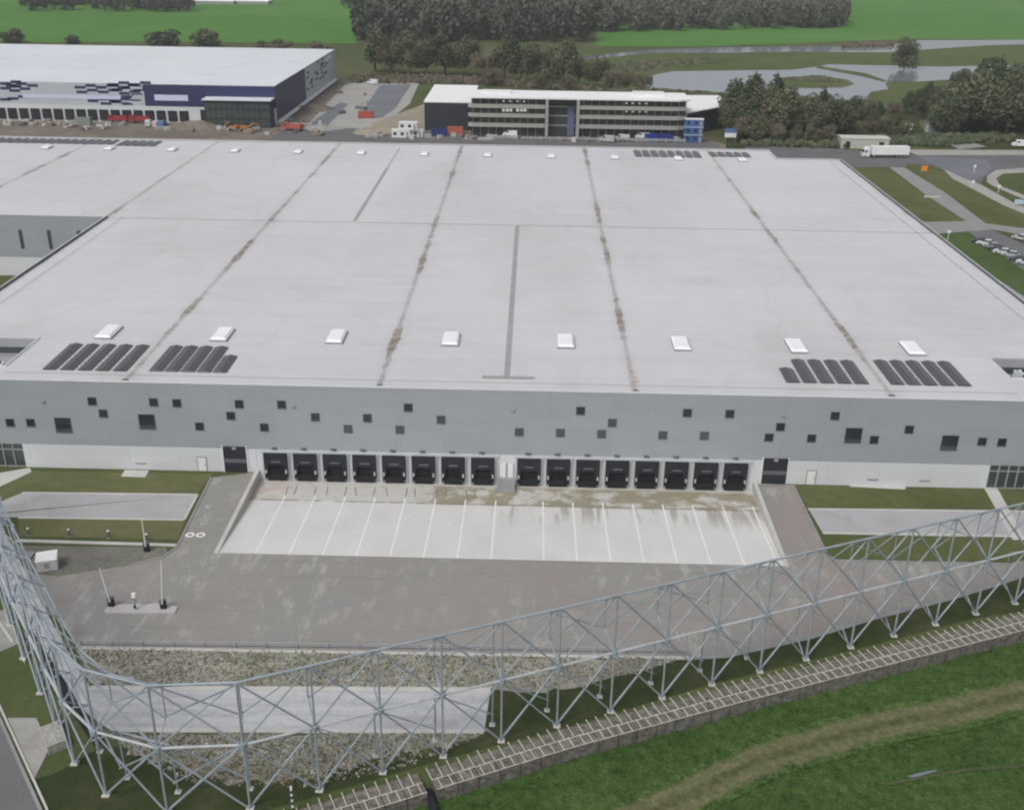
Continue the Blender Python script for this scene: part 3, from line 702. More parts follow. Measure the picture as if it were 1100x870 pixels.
# loading docks
MT['dock_frame'] = varied('dock_frame', (.024,.026,.032), .2, .8, 4, .7)
MT['dock_slot'] = varied('dock_slot', (.13,.13,.14), .15, .5, 4, .6)
for a in dockx:
    m = MB()
    m.add([(a-1.72,-.62,3.35),(a+1.72,-.62,3.35),(a+1.72,-.02,3.39),(a-1.72,-.02,3.39),(a-1.72,-.62,1.5),(a+1.72,-.62,1.5),(a+1.72,-.02,1.5),(a-1.72,-.02,1.5)],
          [(0,1,2,3),(0,4,5,1),(1,5,6,2),(3,7,4,0),(4,7,6,5)])
    for s in (-1, 1):
        xs_ = sorted((a+s*1.72, a+s*1.12)); m.box(xs_[0], xs_[1], -.60, -.02, .15, 1.498)
    d = m.build('dock_shelter', MT['dock_frame'], wh)
    m = MB(); m.box(a-1.12,a+1.12,-.10,-.02,.02,1.49); m.build('dock_door', MT['dark'], d)
    m = MB(); m.box(a-.62,a+.72,-.66,-.622,1.95,2.2); m.build('door_window', MT['dock_slot'], d)
    m = MB(); m.box(a-1.35,a+1.35,-.55,-.02,-1.02,-.02); m.build('dock_leveller', MT['dark'], d)
    for s in (-1, 1):
        m = MB(); m.box(a+s*1.52-.14,a+s*1.52+.14,-.70,-.02,-.55,.08); m.build('bumper', MT['dark'], d)
        m = MB(); m.box(a+s*1.48-.11,a+s*1.48+.11,-.78,-.605,.20,.72); m.build('dock_light', MT['kerb'], d)
    m = MB(); m.box(a-.55,a+.25,-.14,-.004,3.86,4.12); m.box(a-.1,a+.08,-.4,-.14,3.9,4.06); m.build('dock_lamp', MT['grey_dark'], d)
# dark roller doors either side, personnel doors, centre stair
for x0, x1 in ((-44.4,-41.0), (34.3,37.9)):
    m = MB(); m.box(x0,x1,-.16,-.062,.05,4.15); d = m.build('roller_door', MT['door_dark'], wh)
    m = MB(); m.box(x0+.1,x1-.1,-.185,-.161,1.55,2.15); m.build('door_window', MT['dock_slot'], d)
    m = MB(); m.box(x0-.14,x0,-.2,-.062,0,4.3); m.box(x1,x1+.14,-.2,-.062,0,4.3); m.build('door_frame', MT['white'], d)
    m = MB(); m.box((x0+x1)/2-.28,(x0+x1)/2+.28,-.34,-.161,3.75,4.12); m.build('lamp', MT['grey_mid'], d)
for x0, x1 in ((-48.3,-47.1), (40.9,42.1)):
    m = MB(); m.box(x0,x1,-.13,-.062,.05,2.25); d = m.build('door', MT['white'], wh)
    m = MB(); m.box(x0-.12,x0,-.15,-.062,0,2.4); m.box(x1,x1+.12,-.15,-.062,0,2.4); m.box(x0,x1,-.15,-.062,2.25,2.4); m.build('door_frame', MT['grey_mid'], d)
    m = MB(); m.box(x1-.25,x1-.1,-.17,-.131,1.0,1.15); m.build('handle', MT['grey_dark'], d)
m = MB()
for x in (-56.8, 50.5, 58.0): m.box(x-.8,x+.8,-.12,-.062,.9,1.15)
wall_part('wall_grille', m, MT['grey_mid'])
for x0, x1 in ((-3.95,-3.05), (-2.75,-1.95)):
    m = MB(); m.box(x0,x1,-.07,-.003,.05,2.3); d = m.build('door', MT['white'], wh)
    m = MB(); m.box(x0-.1,x0,-.09,-.003,.05,2.4); m.box(x1,x1+.1,-.09,-.003,.05,2.4); m.build('door_frame', MT['grey_mid'], d)
m = MB(); m.box(-4.25,-1.65,-1.15,-.003,-1.15,.04)
for k in range(5): m.box(-4.25,-1.65,-1.15-.28*(k+1),-1.15-.28*k-.002,-1.15,.04-.2*(k+1))
st = wall_part('dock_stair', m, MT['grey_mid'])
m = MB()
for x in (-4.15,-1.75): m.tube([(x,-.1,1.1),(x,-1.15,1.1),(x,-2.5,-.1)], .03, 5); m.tube([(x,-1.15,.04),(x,-1.15,1.1)], .03, 5); m.tube([(x,-2.5,-1.15),(x,-2.5,-.1)], .03, 5)
m.build('handrail', MT['galv_light'], st)
# glazed entrances at both corners
for x0, x1 in ((-78.5,-73.9), (67.0,74.0)):
    m = MB(); m.box(x0,x1,.12,.2,.02,ZP-.01); g = m.build('entrance_glazing', MT['glass_green'], wh)
    m = MB(); n = max(2, round((x1-x0)/1.55))
    for k in range(n+1):
        x = x0+(x1-x0)*k/n; m.box(x-.09,x+.09,-.02,.118,.02,ZP-.012)
    m.box(x0+.1,x1-.1,.0,.117,2.75,2.9); m.box(x0+.1,x1-.1,.0,.117,.02,.15)
    m.build('mullion', MT['grey_mid'], g)

# rooftop solar arrays
def pv_row(x, y0, y1, parent, w=2.0, h=.22):
    m = MB(); z = ZR+.12
    m.add([(x-w/2,y0,z),(x,y0,z+h),(x+w/2,y0,z),(x-w/2,y1,z),(x,y1,z+h),(x+w/2,y1,z)], [(0,1,4,3),(1,2,5,4),(0,2,1),(3,4,5),(0,3,5,2)])
    return m.build('panel_row', MT['pv'], parent)
def pv_array(label, xs, y0, y1, short=None, w=2.05):
    t = thing('solar_array', (sum(xs)/len(xs), (y0+y1)/2, ZR), label, 'solar panels', 'solar arrays on the warehouse roof')
    for i, x in enumerate(xs): pv_row(x, y0, y1 if short != i else y1-3.6, t, w)
    m = MB(); lo, hi = xs[0]-.9, xs[-1]+.9
    for k in range(5):
        y = y0+.5+(y1-y0-4.8)*k/4; m.box(lo,hi,y-.06,y+.06,ZR,ZR+.1)
    m.build('mounting_rail', MT['galv'], t)
pv_array('five dark solar rows outside the first dirty seam, between it and the sunken corner terrace', [-70.2+2.6*k for k in range(5)], 4.4, 14.8)
pv_array('five dark solar rows inside the first dirty seam, last row short', [-54.6+2.35*k for k in range(5)], 4.6, 14.8, 4)
pv_array('dark solar rows inside the last dirty seam, first row short', [38.6+2.5*k for k in range(5)], 5.4, 14.4, 0)
pv_array('five full solar rows beyond the last dirty seam, beside the terrace with white air conditioners', [53.8+2.42*k for k in range(5)], 5.4, 14.8)
pv_array('eight row solar array at the rear roof edge before the blue cabins', [30.4+2.45*k for k in range(8)], 171.6, 180.5)
pv_array('short dark solar array at the rear right roof corner by the notch', [52.4+2.4*k for k in range(5)], 173.6, 180)
pv_array('long dark solar array along the rear left roof edge', [-166+2.45*k for k in range(18)], 175.5, 182)
pv_array('small dark solar array at the rear left beside the long one', [-121+2.4*k for k in range(5)], 174, 181.5)
# air handling units on the terraces
def hvac(x, y, w, d, h, label):
    t = thing('air_conditioner', (x,y,10.6), label, 'air conditioner', 'air conditioners on the sunken roof terraces')
    m = MB(); m.box(x-w/2,x+w/2,y-d/2,y+d/2,10.75,10.6+h); m.build('casing', MT['white'], t)
    m = MB(); m.box(x-w/2+.1,x-w/2+.25,y-d/2,y+d/2,10.6,10.75); m.box(x+w/2-.25,x+w/2-.1,y-d/2,y+d/2,10.6,10.75); m.build('foot', MT['grey_dark'], t)
    m = MB(); m.disc((x,y,10.63+h),.38*min(w,d)+.1,'z',.06); m.build('fan', MT['dark'], t)
    m = MB(); m.box(x-w/2+.1,x+w/2-.1,y-d/2-.03,y-d/2-.002,11.0,10.5+h); m.build('grille', MT['grey_dark'], t)
hvac(75.2,12.2,1.9,1.6,2.9,'white rooftop air conditioner in the right terrace, tallest of the group')
hvac(77.6,13.6,1.6,1.5,2.4,'white rooftop air conditioner behind the tall one in the right terrace')
hvac(75.6,14.9,1.5,1.2,1.9,'small white air conditioner near the back wall of the right terrace')
hvac(-79.9,8.6,1.6,1.3,2.3,'white air conditioner in the sunken terrace at the left roof corner')
hvac(-81.6,11.2,1.4,1.2,1.9,'smaller white air conditioner further back in the left roof terrace')

# ------------------------------------------------------------------ steel lattice screen
def build_lattice():
    feet = [(-74.5,-16.0),(-70.8,-21.2),(-67.0,-26.6),(-63.1,-32.6),(-58.9,-38.6),(-54.7,-44.5),(-50.4,-50.2),(-46.6,-55.4),(-42.8,-60.3),(-38.3,-64.2),(-32.0,-66.1),(-24.6,-65.4),(-18.7,-62.9),(-13.1,-60.4)]
    a, b = Vector((-13.1,-60.4)), Vector((59.4,-29.4)); d = (b-a)/13
    feet += [tuple(a+d*k) for k in range(1, 18)]
    n = len(feet); HT, HM = 14.3, 7.45
    t = thing('lattice_screen', (-32,-66,0), 'tall curved galvanised steel lattice screen running round the corner of the yard', 'steel lattice')
    V = [Vector((x,y,0)) for x, y in feet]; inn = []
    for i in range(n):
        tg = (V[min(i+1,n-1)]-V[max(i-1,0)]).normalized(); inn.append(Vector((-tg.y, tg.x, 0)))
    B = V; Mi = [v+Vector((0,0,HM)) for v in V]; Tp = [v+Vector((0,0,HT)) for v in V]
    g, gl = MT['galv'], MT['galv_light']
    m = MB(); m.tube(Tp, .13, 8); m.build('top_chord', g, t)
    m = MB(); m.tube(Mi, .14, 8); m.build('middle_chord', gl, t)
    RU = [Mi[i]+inn[i]*2.3+Vector((0,0,4.9)) for i in range(n)]; RM = [Mi[i]+inn[i]*2.3+Vector((0,0,1.6)) for i in range(n)]
    RL = [Mi[i]+inn[i]*2.3-Vector((0,0,1.7)) for i in range(n)]; RB = [V[i]+inn[i]*2.0+Vector((0,0,1.7)) for i in range(n)]
    for i in range(n):
        m = MB(); m.tube([B[i], Tp[i]], .11, 6); m.build('post', g, t)
        m = MB(); m.tube([Tp[i], RU[i], RM[i], Mi[i]], .09, 5); m.build('upper_bow', g, t)
        m = MB()
        if 8 <= i <= 20: m.tube([Mi[i], RL[i], V[i]+inn[i]*2.5], .09, 5)
        else: m.tube([Mi[i], RL[i], RB[i], B[i]+inn[i]*.25], .09, 5)
        m.build('lower_bow', g, t)
        m = MB(); c = V[i]; m.box(c.x-.35,c.x+.35,c.y-.35,c.y+.35,-.4,.12)
        if 8 <= i <= 20:
            q = V[i]+inn[i]*2.5; m.box(q.x-.28,q.x+.28,q.y-.28,q.y+.28,-.3,.10)
        m.build('footing', MT['kerb'], t)
        m = MB(); m.disc(Mi[i], .34, 'z', .5, 8); m.build('node_plate', g, t)
    up = Vector((0,0,.12))
    for i in range(n-1):
        o = inn[i]*.10
        m = MB(); m.tube([Mi[i]+o, Tp[i+1]+o], .095, 5); m.tube([Tp[i]-o, Mi[i+1]-o], .095, 5); m.build('upper_brace', g, t)
        m = MB(); m.tube([B[i]+up+o, Mi[i+1]+o], .11, 5); m.tube([Mi[i]-o, B[i+1]+up-o], .095, 5); m.build('lower_brace', g, t)
        m = MB(); q = .085 if i <= 10 else .06
        m.tube([RM[i], RU[i+1]], q, 4)
        if i % 2 == 0 or i <= 10: m.tube([RU[i]-inn[i]*.18, RM[i+1]-inn[i]*.18], q, 4)
        m.tube([RL[i], RB[i+1]], q, 4)
        if i <= 10: m.tube([RB[i]-inn[i]*.18, RL[i+1]-inn[i]*.18], q, 4); m.tube([Tp[i]-inn[i]*.2, RU[i+1]+inn[i]*.2], .07, 4)
        m.build('rear_brace', g, t)
    m = MB(); m.tube(RU[:11], .10, 6); m.build('rear_chord', g, t)
    m = MB(); m.tube(RL[:11], .10, 6); m.build('rear_chord', g, t)
build_lattice()

# ------------------------------------------------------------------ gabion walls
def gabion(x_start, x_end, label):
    P0 = lambda x: Vector((x, float(gab_y(x)), 0))
    c = P0((x_start+x_end)/2); t = thing('gabion_wall', (c.x, c.y, 0), label, 'gabion wall', 'gabion walls along the lattice screen')
    L = 0; x = x_start; step = 1.08
    cells = []
    while x < x_end-.3:
        a = P0(x); tg = (P0(x+.5)-P0(x-.5)).normalized(); x2 = x+step*tg.x
        cells.append((x, min(x2, x_end))); x = x2
    wire = MB()
    merged = [cells[i:i+2] for i in range(0, len(cells), 2)]
    for grp in merged:
        xa, xb = grp[0][0], grp[-1][1]
        a, b = P0(xa), P0(xb); tg = (b-a).normalized(); nn = Vector((tg.y, -tg.x, 0)); b = b-tg*.09
        m = MB(); K = 4; J = 5
        # top as a lumpy grid, front face lumpy
        top = [[a.lerp(b, k/K)+nn*(2.75*j/J)+Vector((0,0,.24+random.uniform(-.06,.07))) for j in range(J+1)] for k in range(K+1)]
        fr = [[a.lerp(b, k/K)+nn*(2.75+random.uniform(-.04,.08))+Vector((0,0,.24-1.85*j/4)) for j in range(1,5)] for k in range(K+1)]
        vs = [p for r in top for p in r]; fs = []
        for k in range(K):
            for j in range(J): fs.append((k*(J+1)+j, k*(J+1)+j+1, (k+1)*(J+1)+j+1, (k+1)*(J+1)+j))
        o = len(vs); vs += [p for r in fr for p in r]
        for k in range(K):
            fs.append((k*(J+1)+J, o+k*4, o+(k+1)*4, (k+1)*(J+1)+J))
            for j in range(3): fs.append((o+k*4+j, o+k*4+j+1, o+(k+1)*4+j+1, o+(k+1)*4+j))
        # side and back skirts
        for k in (0, K):
            s = [k*(J+1)+j for j in range(J+1)]+[o+k*4+3]; q = len(vs); vs.append(top[k][0]-Vector((0,0,.7))); fs.append(tuple(s+[q]) if k else tuple(([q]+s[::-1])))
        m.add(vs, fs); m.build('gabion_basket', MT['stone'], t)
        for xx in [c_[0] for c_ in grp]:
            p = P0(xx); lo = -.35+random.uniform(-.25,.1); mid = 1.45
            h = Vector((0,0,.33))
            wire.tube([p+nn*lo+h, p+nn*mid+h], .055, 4)
            q = p+tg*random.uniform(.35,.6); wire.tube([q+nn*(mid-.15)+h, q+nn*2.72+h], .055, 4)
        for s in (1.45, 2.74):
            e = random.uniform(-.03,.03); wire.tube([a+nn*(s+e)+Vector((0,0,.33)), b+nn*(s-e)+Vector((0,0,.33))], .05, 4)
    wire.build('wire_frame', MT['wire'], t)
gabion(-31.0, -9.7, 'short stone gabion wall left of the dark culvert gap with a pale wire grid on top')
gabion(-8.9, 96.0, 'long stone gabion wall right of the culvert gap beside the grass bank')
m = MB(); a, b = (-9.5,-57.6), (-7.6,-66.0)
m.prism([(a[0]-.3,a[1]),(a[0]+.25,a[1]),(b[0]+.35,b[1]),(b[0]-.35,b[1])], -1.5, [.05,.05,-1.2,-1.2]); tag(m.build('culvert_slot', MT['dark']), kind='structure')

# rubble and tufts
_ico = None
def rocks(name, polys, n, s0, s1, zoff=0.02):
    v0 = np.array([(0,-.53,.85),(0,.53,.85),(0,-.53,-.85),(0,.53,-.85),(-.53,.85,0),(.53,.85,0),(-.53,-.85,0),(.53,-.85,0),(-.85,0,-.53),(-.85,0,.53),(.85,0,-.53),(.85,0,.53)])
    F = [(0,1,9),(0,11,1),(0,9,6),(0,6,7),(0,7,11),(1,4,9),(1,5,4),(1,11,5),(2,3,10),(2,8,3),(2,6,8),(2,7,6),(2,10,7),(3,4,5),(3,8,4),(3,5,10),(4,8,9),(5,11,10),(6,9,8),(7,10,11)]
    allv = []; allf = []
    tot = sum(abs(sum(p[i][0]*p[(i+1)%len(p)][1]-p[(i+1)%len(p)][0]*p[i][1] for i in range(len(p))))/2 for p in polys)
    for poly in polys:
        P = np.array(poly); ar = abs(sum(P[i,0]*P[(i+1)%len(P),1]-P[(i+1)%len(P),0]*P[i,1] for i in range(len(P))))/2
        cnt = int(n*ar/tot); k = 0
        while k < cnt:
            x, y = rng.uniform(P[:,0].min(), P[:,0].max()), rng.uniform(P[:,1].min(), P[:,1].max())
            c = False; j = len(P)-1
            for i in range(len(P)):
                if (P[i,1] > y) != (P[j,1] > y) and x < (P[j,0]-P[i,0])*(y-P[i,1])/(P[j,1]-P[i,1])+P[i,0]: c = not c
                j = i
            if not c: continue
            k += 1; s = s0+(s1-s0)*rng.random()**3
            sc = s*rng.uniform(.6,1.3,3); vv = v0*rng.uniform(.75,1.2,(12,1))*sc; an = rng.uniform(0,6.28); ca, sa = math.cos(an), math.sin(an)
            vv = np.stack([vv[:,0]*ca-vv[:,1]*sa+x, vv[:,0]*sa+vv[:,1]*ca+y, vv[:,2]*.7+zoff+s*.25], -1)
            o = len(allv)*12; allv.append(vv); allf += [(a+o,b+o,c_+o) for a,b,c_ in F]
    m = MB(); m.v = np.concatenate(allv).tolist(); m.f = allf; m.mi = [0]*len(allf)
    return tag(m.build(name, MT['rock']), kind='stuff')
rocks('rubble', [GP([(90,696),(735,707),(690,722),(560,742),(528,738),(98,736)]), GP([(124,788),(520,788),(495,800),(440,822),(330,846),(210,842),(140,812)])], 9500, .04, .22)
def tufts(name, poly, n, h0, h1, mat):
    P = np.array(poly); vs = []; fs = []; k = 0
    while k < n:
        x, y = rng.uniform(P[:,0].min(), P[:,0].max()), rng.uniform(P[:,1].min(), P[:,1].max())
        c = False; j = len(P)-1
        for i in range(len(P)):
            if (P[i,1] > y) != (P[j,1] > y) and x < (P[j,0]-P[i,0])*(y-P[i,1])/(P[j,1]-P[i,1])+P[i,0]: c = not c
            j = i
        if not c: continue
        k += 1; z = float(terr(x, y)); h = rng.uniform(h0, h1)
        for b in range(4):
            an = rng.uniform(0, 6.28); dx, dy = math.cos(an), math.sin(an); w = h*.45; l = rng.uniform(.5,1.4)*h
            o = len(vs); vs += [(x-dy*w,y+dx*w,z),(x+dy*w,y-dx*w,z),(x+dx*l,y+dy*l,z+h)]; fs.append((o,o+1,o+2))
    m = MB(); m.v = vs; m.f = fs; m.mi = [0]*len(fs)
    return tag(m.build(name, mat), kind='stuff')
tufts('grass_tufts', [(-24,-84),(85,-84),(100,-40),(100,-20)]+[(x, float(gab_y(x))-3.2) for x in np.arange(90,-20,-6)]+[(-24,-71)], 26000, .08, .20, MT['bank'])
tufts('weeds', GP([(90,696),(735,707),(690,722),(560,742),(528,738),(98,736)]), 2600, .07, .2, MT['lawn_dark'])
tufts('weeds', GP([(124,788),(520,788),(440,822),(330,842),(210,838),(140,812)]), 2400, .07, .2, MT['lawn_dark'])

# ------------------------------------------------------------------ yard furniture
c0 = G(152, 655)
isl = GP([(112,657),(118,650),(180,649),(191,653),(188,659),(116,659)])
m = MB(); m.prism(isl, 0, .15); struct('traffic_island', m, varied('island_concrete', (.46,.44,.45), .08, .3, 3, .85))
def barrier(px, py, tx, ty, hgt, label):
    x, y = G(px, py); t = thing('barrier_gate', (x,y,.0), label, 'barrier', 'barrier gates of the yard')
    m = MB(); m.box(x-.32,x+.32,y-.26,y+.26,0,1.25); m.build('cabinet', MT['dark'], t)
    m = MB(); m.box(x-.34,x+.34,y-.28,y+.28,1.251,1.31); m.build('cabinet_lid', MT['grey_dark'], t)
    d = _f*FPX + _r*(tx-PW/2) - _u*(ty-PH/2); s = (y-CAM[1])/d[1]; q = CAM+d*s
    m = MB(); m.tube([(x,y-.3,1.0),(float(q[0]),y-.3,float(q[2]))], .085, 6, .06); m.build('boom', MT['white'], t)
    m = MB(); m.disc((x,y-.3,1.0),.16,'y',.12); m.build('pivot', MT['grey_mid'], t)
barrier(120,651.5,108,609,5.5,'raised white barrier on the island, leaning left beside the intercom post')
barrier(176,654,174,601,5.5,'raised white barrier at the right end of the island')
barrier(158,592,153,556,4.8,'raised white barrier beside the lawn kerb, away from the island')
x, y = G(146, 655); t = thing('intercom_post', (x,y,.15), 'slim white intercom post between the two island barriers', 'intercom')
m = MB(); m.tube([(x,y,.15),(x,y,2.0)], .09, 8); m.build('post', MT['grey_mid'], t)
m = MB(); m.box(x-.22,x+.22,y-.2,y+.2,1.75,2.3); m.build('head', MT['white'], t)
m = MB(); m.box(x-.14,x+.14,y-.23,y-.201,1.62,1.74); m.box(x-.14,x+.14,y-.23,y-.201,.35,.8); m.build('speaker_panel', MT['dark'], t)
def bollard(px, py, l):
    x, y = G(px, py); t = thing('bollard_light', (x,y,0), l, 'bollard light', 'bollard lights on the left lawn')
    m = MB(); m.tube([(x,y,0),(x,y,.95)], .13, 8); m.build('post', MT['grey_dark'], t)
    m = MB(); m.tube([(x,y,.96),(x,y,1.12)], .15, 8); m.build('lamp_head', MT['white'], t)
    m = MB(); m.box(x-.2,x+.2,y-.2,y+.2,0,.06); m.build('base_plate', MT['grey_mid'], t)
for px, py, l in [(31,575,'short dark bollard light nearest the lattice on the lawn edge'),(74.5,576,'short dark bollard light second from the lattice on the lawn edge'),(117,577.5,'short dark bollard light third from the lattice on the lawn edge'),(158,581,'short dark bollard light right behind the lone raised barrier')]: bollard(px, py, l)
x, y = G(52, 609); t = thing('site_box', (x,y,0), 'white boxy site cabinet with pitched lid on the rough ground by the lattice', 'site cabinet', rz=R(20))
m = MB(); m.box(-1.2,1.2,-1.1,1.1,.08,1.55); m.build('body', varied('box_side', (.52,.52,.53), .06, .5, 3, .6), t, local=True)
m = MB(); m.side([(-1.16,1.55),(1.16,1.55),(1.1,1.72),(-1.1,1.66)], -1.26, 1.26); m.build('lid', MT['white_roof'], t, local=True)
m = MB(); m.box(-1.0,-.7,-1,1,0,.08); m.box(.7,1.0,-1,1,0,.08); m.build('skid', MT['grey_dark'], t, local=True)
m = MB(); m.box(-.3,.3,-1.14,-1.102,.5,1.2); m.build('hatch', MT['grey_mid'], t, local=True)
x, y = G(27, 597); m = MB()
for k in range(5): m.box(x-1.0+.42*k,x-.66+.42*k,y-.8,y+.8,.18,.24)
for k in range(3): m.box(x-1.0,x+1.02,y-.75+.65*k,y-.6+.65*k,.035,.178)
tag(m.build('pallet', MT['grey_mid']), 'grey pallet lying on rough ground next to the white site cabinet', 'pallet')
x, y = G(315, 872); t = thing('marker_post', (x,y,0), 'black and white banded marker post on the grass beside the gabion', 'marker post')
m = MB(); m.tube([(x,y,-.5),(x,y,3.0)], .11, 10); m.build('post', MT['white'], t)
for z in (.25,.95,1.65,2.3):
    m = MB(); m.tube([(x,y,z),(x,y,z+.34)], .118, 10); m.build('black_band', MT['dark'], t)
m = MB(); m.tube([(x,y,3.0),(x,y,3.1)], .12, 10, .05); m.build('cap', MT['white'], t)
# guard rail along the yard's front edge
def rail(line, label):
    c = line[len(line)//2]; t = thing('guard_rail', (c[0],c[1],0), label, 'guard rail')
    m = MB(); m.tube([(p[0],p[1],.62) for p in line], .09, 6); m.build('rail', MT['grey_mid'], t)
    m = MB(); m.tube([(p[0],p[1],.30) for p in line], .07, 6); m.build('lower_rail', MT['grey_mid'], t)
    for i in range(len(line)-1):
        a, b = line[i], line[i+1]; n = int(math.dist(a, b)/3.2)
        for k in range(n):
            x, y = a[0]+(b[0]-a[0])*k/n, a[1]+(b[1]-a[1])*k/n
            m = MB(); m.box(x-.05,x+.05,y-.05,y+.05,0,.7); m.build('post', MT['grey_dark'], t)
rail(GP([(88,693),(420,697),(736,702)]), 'low grey guard rail between the yard and the rubble strip')
kerb(GP([(86,696),(740,707)]), .5, .08, 'kerb')
# corner gabion block at the lower left and lawn lamp stub
x, y = G(58, 797); t = thing('stone_basket', (x,y,0), 'pale wire stone basket beside the concrete slab under the lattice corner', 'stone basket', rz=R(-52))
m = MB(); m.box(-1.6,1.6,-.85,.85,0,1.05); m.build('stones', varied('pale_stone', (.36,.36,.33), .35, 1.5, 6, .95, bump=1.0, dirt=(.2,.22,.17)), t, local=True)
m = MB()
for a in (-1.62,-.02,1.58):
    m.box(a,a+.06,-.88,.88,1.052,1.09); m.box(a,a+.06,-.91,-.855,0,1.09)
for b in (-.9,.0,.86): m.box(-1.62,1.64,b,b+.06,1.091,1.12)
m.build('wire_frame', MT['wire'], t, local=True)
x, y = G(27, 713); t = thing('garden_lamp', (x,y,0), 'small white topped stub lamp on the dark lawn left of the lattice', 'lamp')
m = MB(); m.tube([(x,y,0),(x,y,.5)], .08, 8); m.build('post', MT['grey_mid'], t)
m = MB(); m.tube([(x,y,.5),(x,y,.72)], .17, 10, .1); m.build('lamp_head', MT['white'], t)
# dark manhole shaft cover, left edge pole
x, y = G(3, 700)

# ------------------------------------------------------------------ vehicles
def wheel(parent, x, y, r, w=.25):
    m = MB(); m.disc((x,y,r), r, 'x', w, 14); o = m.build('wheel', MT['dark'], parent, local=True)
    m = MB(); m.disc((x+(w/2+.01)*(1 if x > 0 else -1),y,r), r*.55, 'x', .03, 10); m.build('rim', MT['grey_mid'], o, local=True)
def car(px, py, rz, c, label, group, z=.09):
    x, y = G(px, py); t = thing('parked_car', (x,y,z), label, 'car', group, rz=R(rz))
    m = MB(); m.side([(-2.1,.3),(-2.15,.62),(-1.95,.88),(-1.3,.93),(.75,.98),(1.75,.86),(2.12,.66),(2.15,.3)], -.88, .88); m.build('body', paint(c, .3), t, local=True)
    m = MB(); m.add([(-.82,-1.75,.93),(.82,-1.75,.93),(.82,.95,.97),(-.82,.95,.97),(-.66,-1.3,1.42),(.66,-1.3,1.42),(.66,.15,1.44),(-.66,.15,1.44)],
                    [(0,1,5,4),(1,2,6,5),(2,3,7,6),(3,0,4,7)]); m.build('window', MT['glass'], t, local=True)
    m = MB(); m.box(-.67,.67,-1.32,.17,1.43,1.48); m.build('roof', paint(c, .3), t, local=True)
    for sx in (-.82,.82):
        for sy in (-1.3,1.3): wheel(t, sx, sy, .32)
    for sx in (-.6,.6):
        m = MB(); m.box(sx-.2,sx+.2,2.1,2.17,.55,.7); m.build('headlight', MT['white'], t, local=True)
g = 'cars parked in the right car park'
for i, (px, py, c, l) in enumerate([
    (1053,262,(.02,.022,.03),'black car at the upper end of the car park row, next to the white van'),
    (1058,263.5,(.75,.76,.78),'white rounded car second in the car park row'),
    (1065,267,(.30,.31,.33),'grey car third in the car park row beside the white one'),
    (1071,270,(.03,.033,.045),'dark car in the middle of the car park row'),
    (1076,273,(.62,.64,.67),'silver car fourth from the upper end past the dark one'),
    (1085,276,(.45,.47,.50),'pale grey car near the frame edge in the car park row'),
    (1094,281,(.06,.07,.09),'charcoal car lowest in the car park row at the frame edge'),
    (1101,284.5,(.55,.57,.6),'light grey car cut by the frame edge at the car park'),
    (1096,258,(.50,.52,.52),'pale car parked alone on the far side of the car park')]):
    car(px, py, 62 if i < 8 else 40, c, l, g)
def semi(x, y, rz, cabc, trc, label, L=13.6):
    t = thing('semi_truck', (x,y,.06), label, 'truck', rz=rz)
    m = MB(); m.box(-1.27,1.27,-L/2-1,L/2-1,1.15,4.0); m.build('trailer', paint(trc, .4), t, local=True)
    m = MB(); m.box(-1.1,1.1,-L/2-1,L/2-1,.85,1.148); m.build('chassis', MT['grey_dark'], t, local=True)
    m = MB(); y0 = L/2-.3
    m.side([(y0,.9),(y0,3.7),(y0+.7,3.75),(y0+1.9,2.9),(y0+2.25,1.9),(y0+2.25,.45),(y0+.3,.45)], -1.22, 1.22); m.build('cab', paint(cabc, .35), t, local=True)
    m = MB(); m.add([(-1.1,y0+1.93,2.85),(1.1,y0+1.93,2.85),(1.1,y0+2.27,1.95),(-1.1,y0+2.27,1.95)], [(0,1,2,3)]); m.box(-1.235,-1.221,y0+1.0,y0+1.7,1.9,2.7); m.box(1.221,1.235,y0+1.0,y0+1.7,1.9,2.7); m.build('window', MT['glass'], t, local=True)
    for s in (-1.05,1.05):
        for yy in (y0+1.5,y0-1.6,-L/2+.6,-L/2+1.9,-L/2+3.2): wheel(t, s, yy, .52, .34)
a, b = G(926,169.5), G(977,169.5); ang = math.atan2(a[1]-b[1], a[0]-b[0])-math.pi/2
semi((a[0]+b[0])/2, (a[1]+b[1])/2, ang, (.75,.76,.78), (.84,.84,.84), 'long white lorry driving along the access road behind the warehouse')
def van(x, y, rz, c, label, group=None, L=5.6):
    t = thing('van', (x,y,.1), label, 'van', group, rz=R(rz)); h = L/2
    m = MB(); m.side([(-h,.4),(-h,2.3),(-h+.15,2.45),(h-1.7,2.45),(h-.9,1.55),(h-.1,1.25),(h,.95),(h,.4)], -.97, .97); m.build('body', paint(c, .35), t, local=True)
    m = MB(); m.add([(-.85,h-1.66,2.36),(.85,h-1.66,2.36),(.85,h-.92,1.62),(-.85,h-.92,1.62)], [(3,2,1,0)]); m.box(-.985,-.971,h-2.3,h-1.45,1.55,2.2); m.box(.971,.985,h-2.3,h-1.45,1.55,2.2); m.build('window', MT['glass'], t, local=True)
    for s in (-.9,.9):
        for yy in (-h+1.1,h-1.05): wheel(t, s, yy, .36)
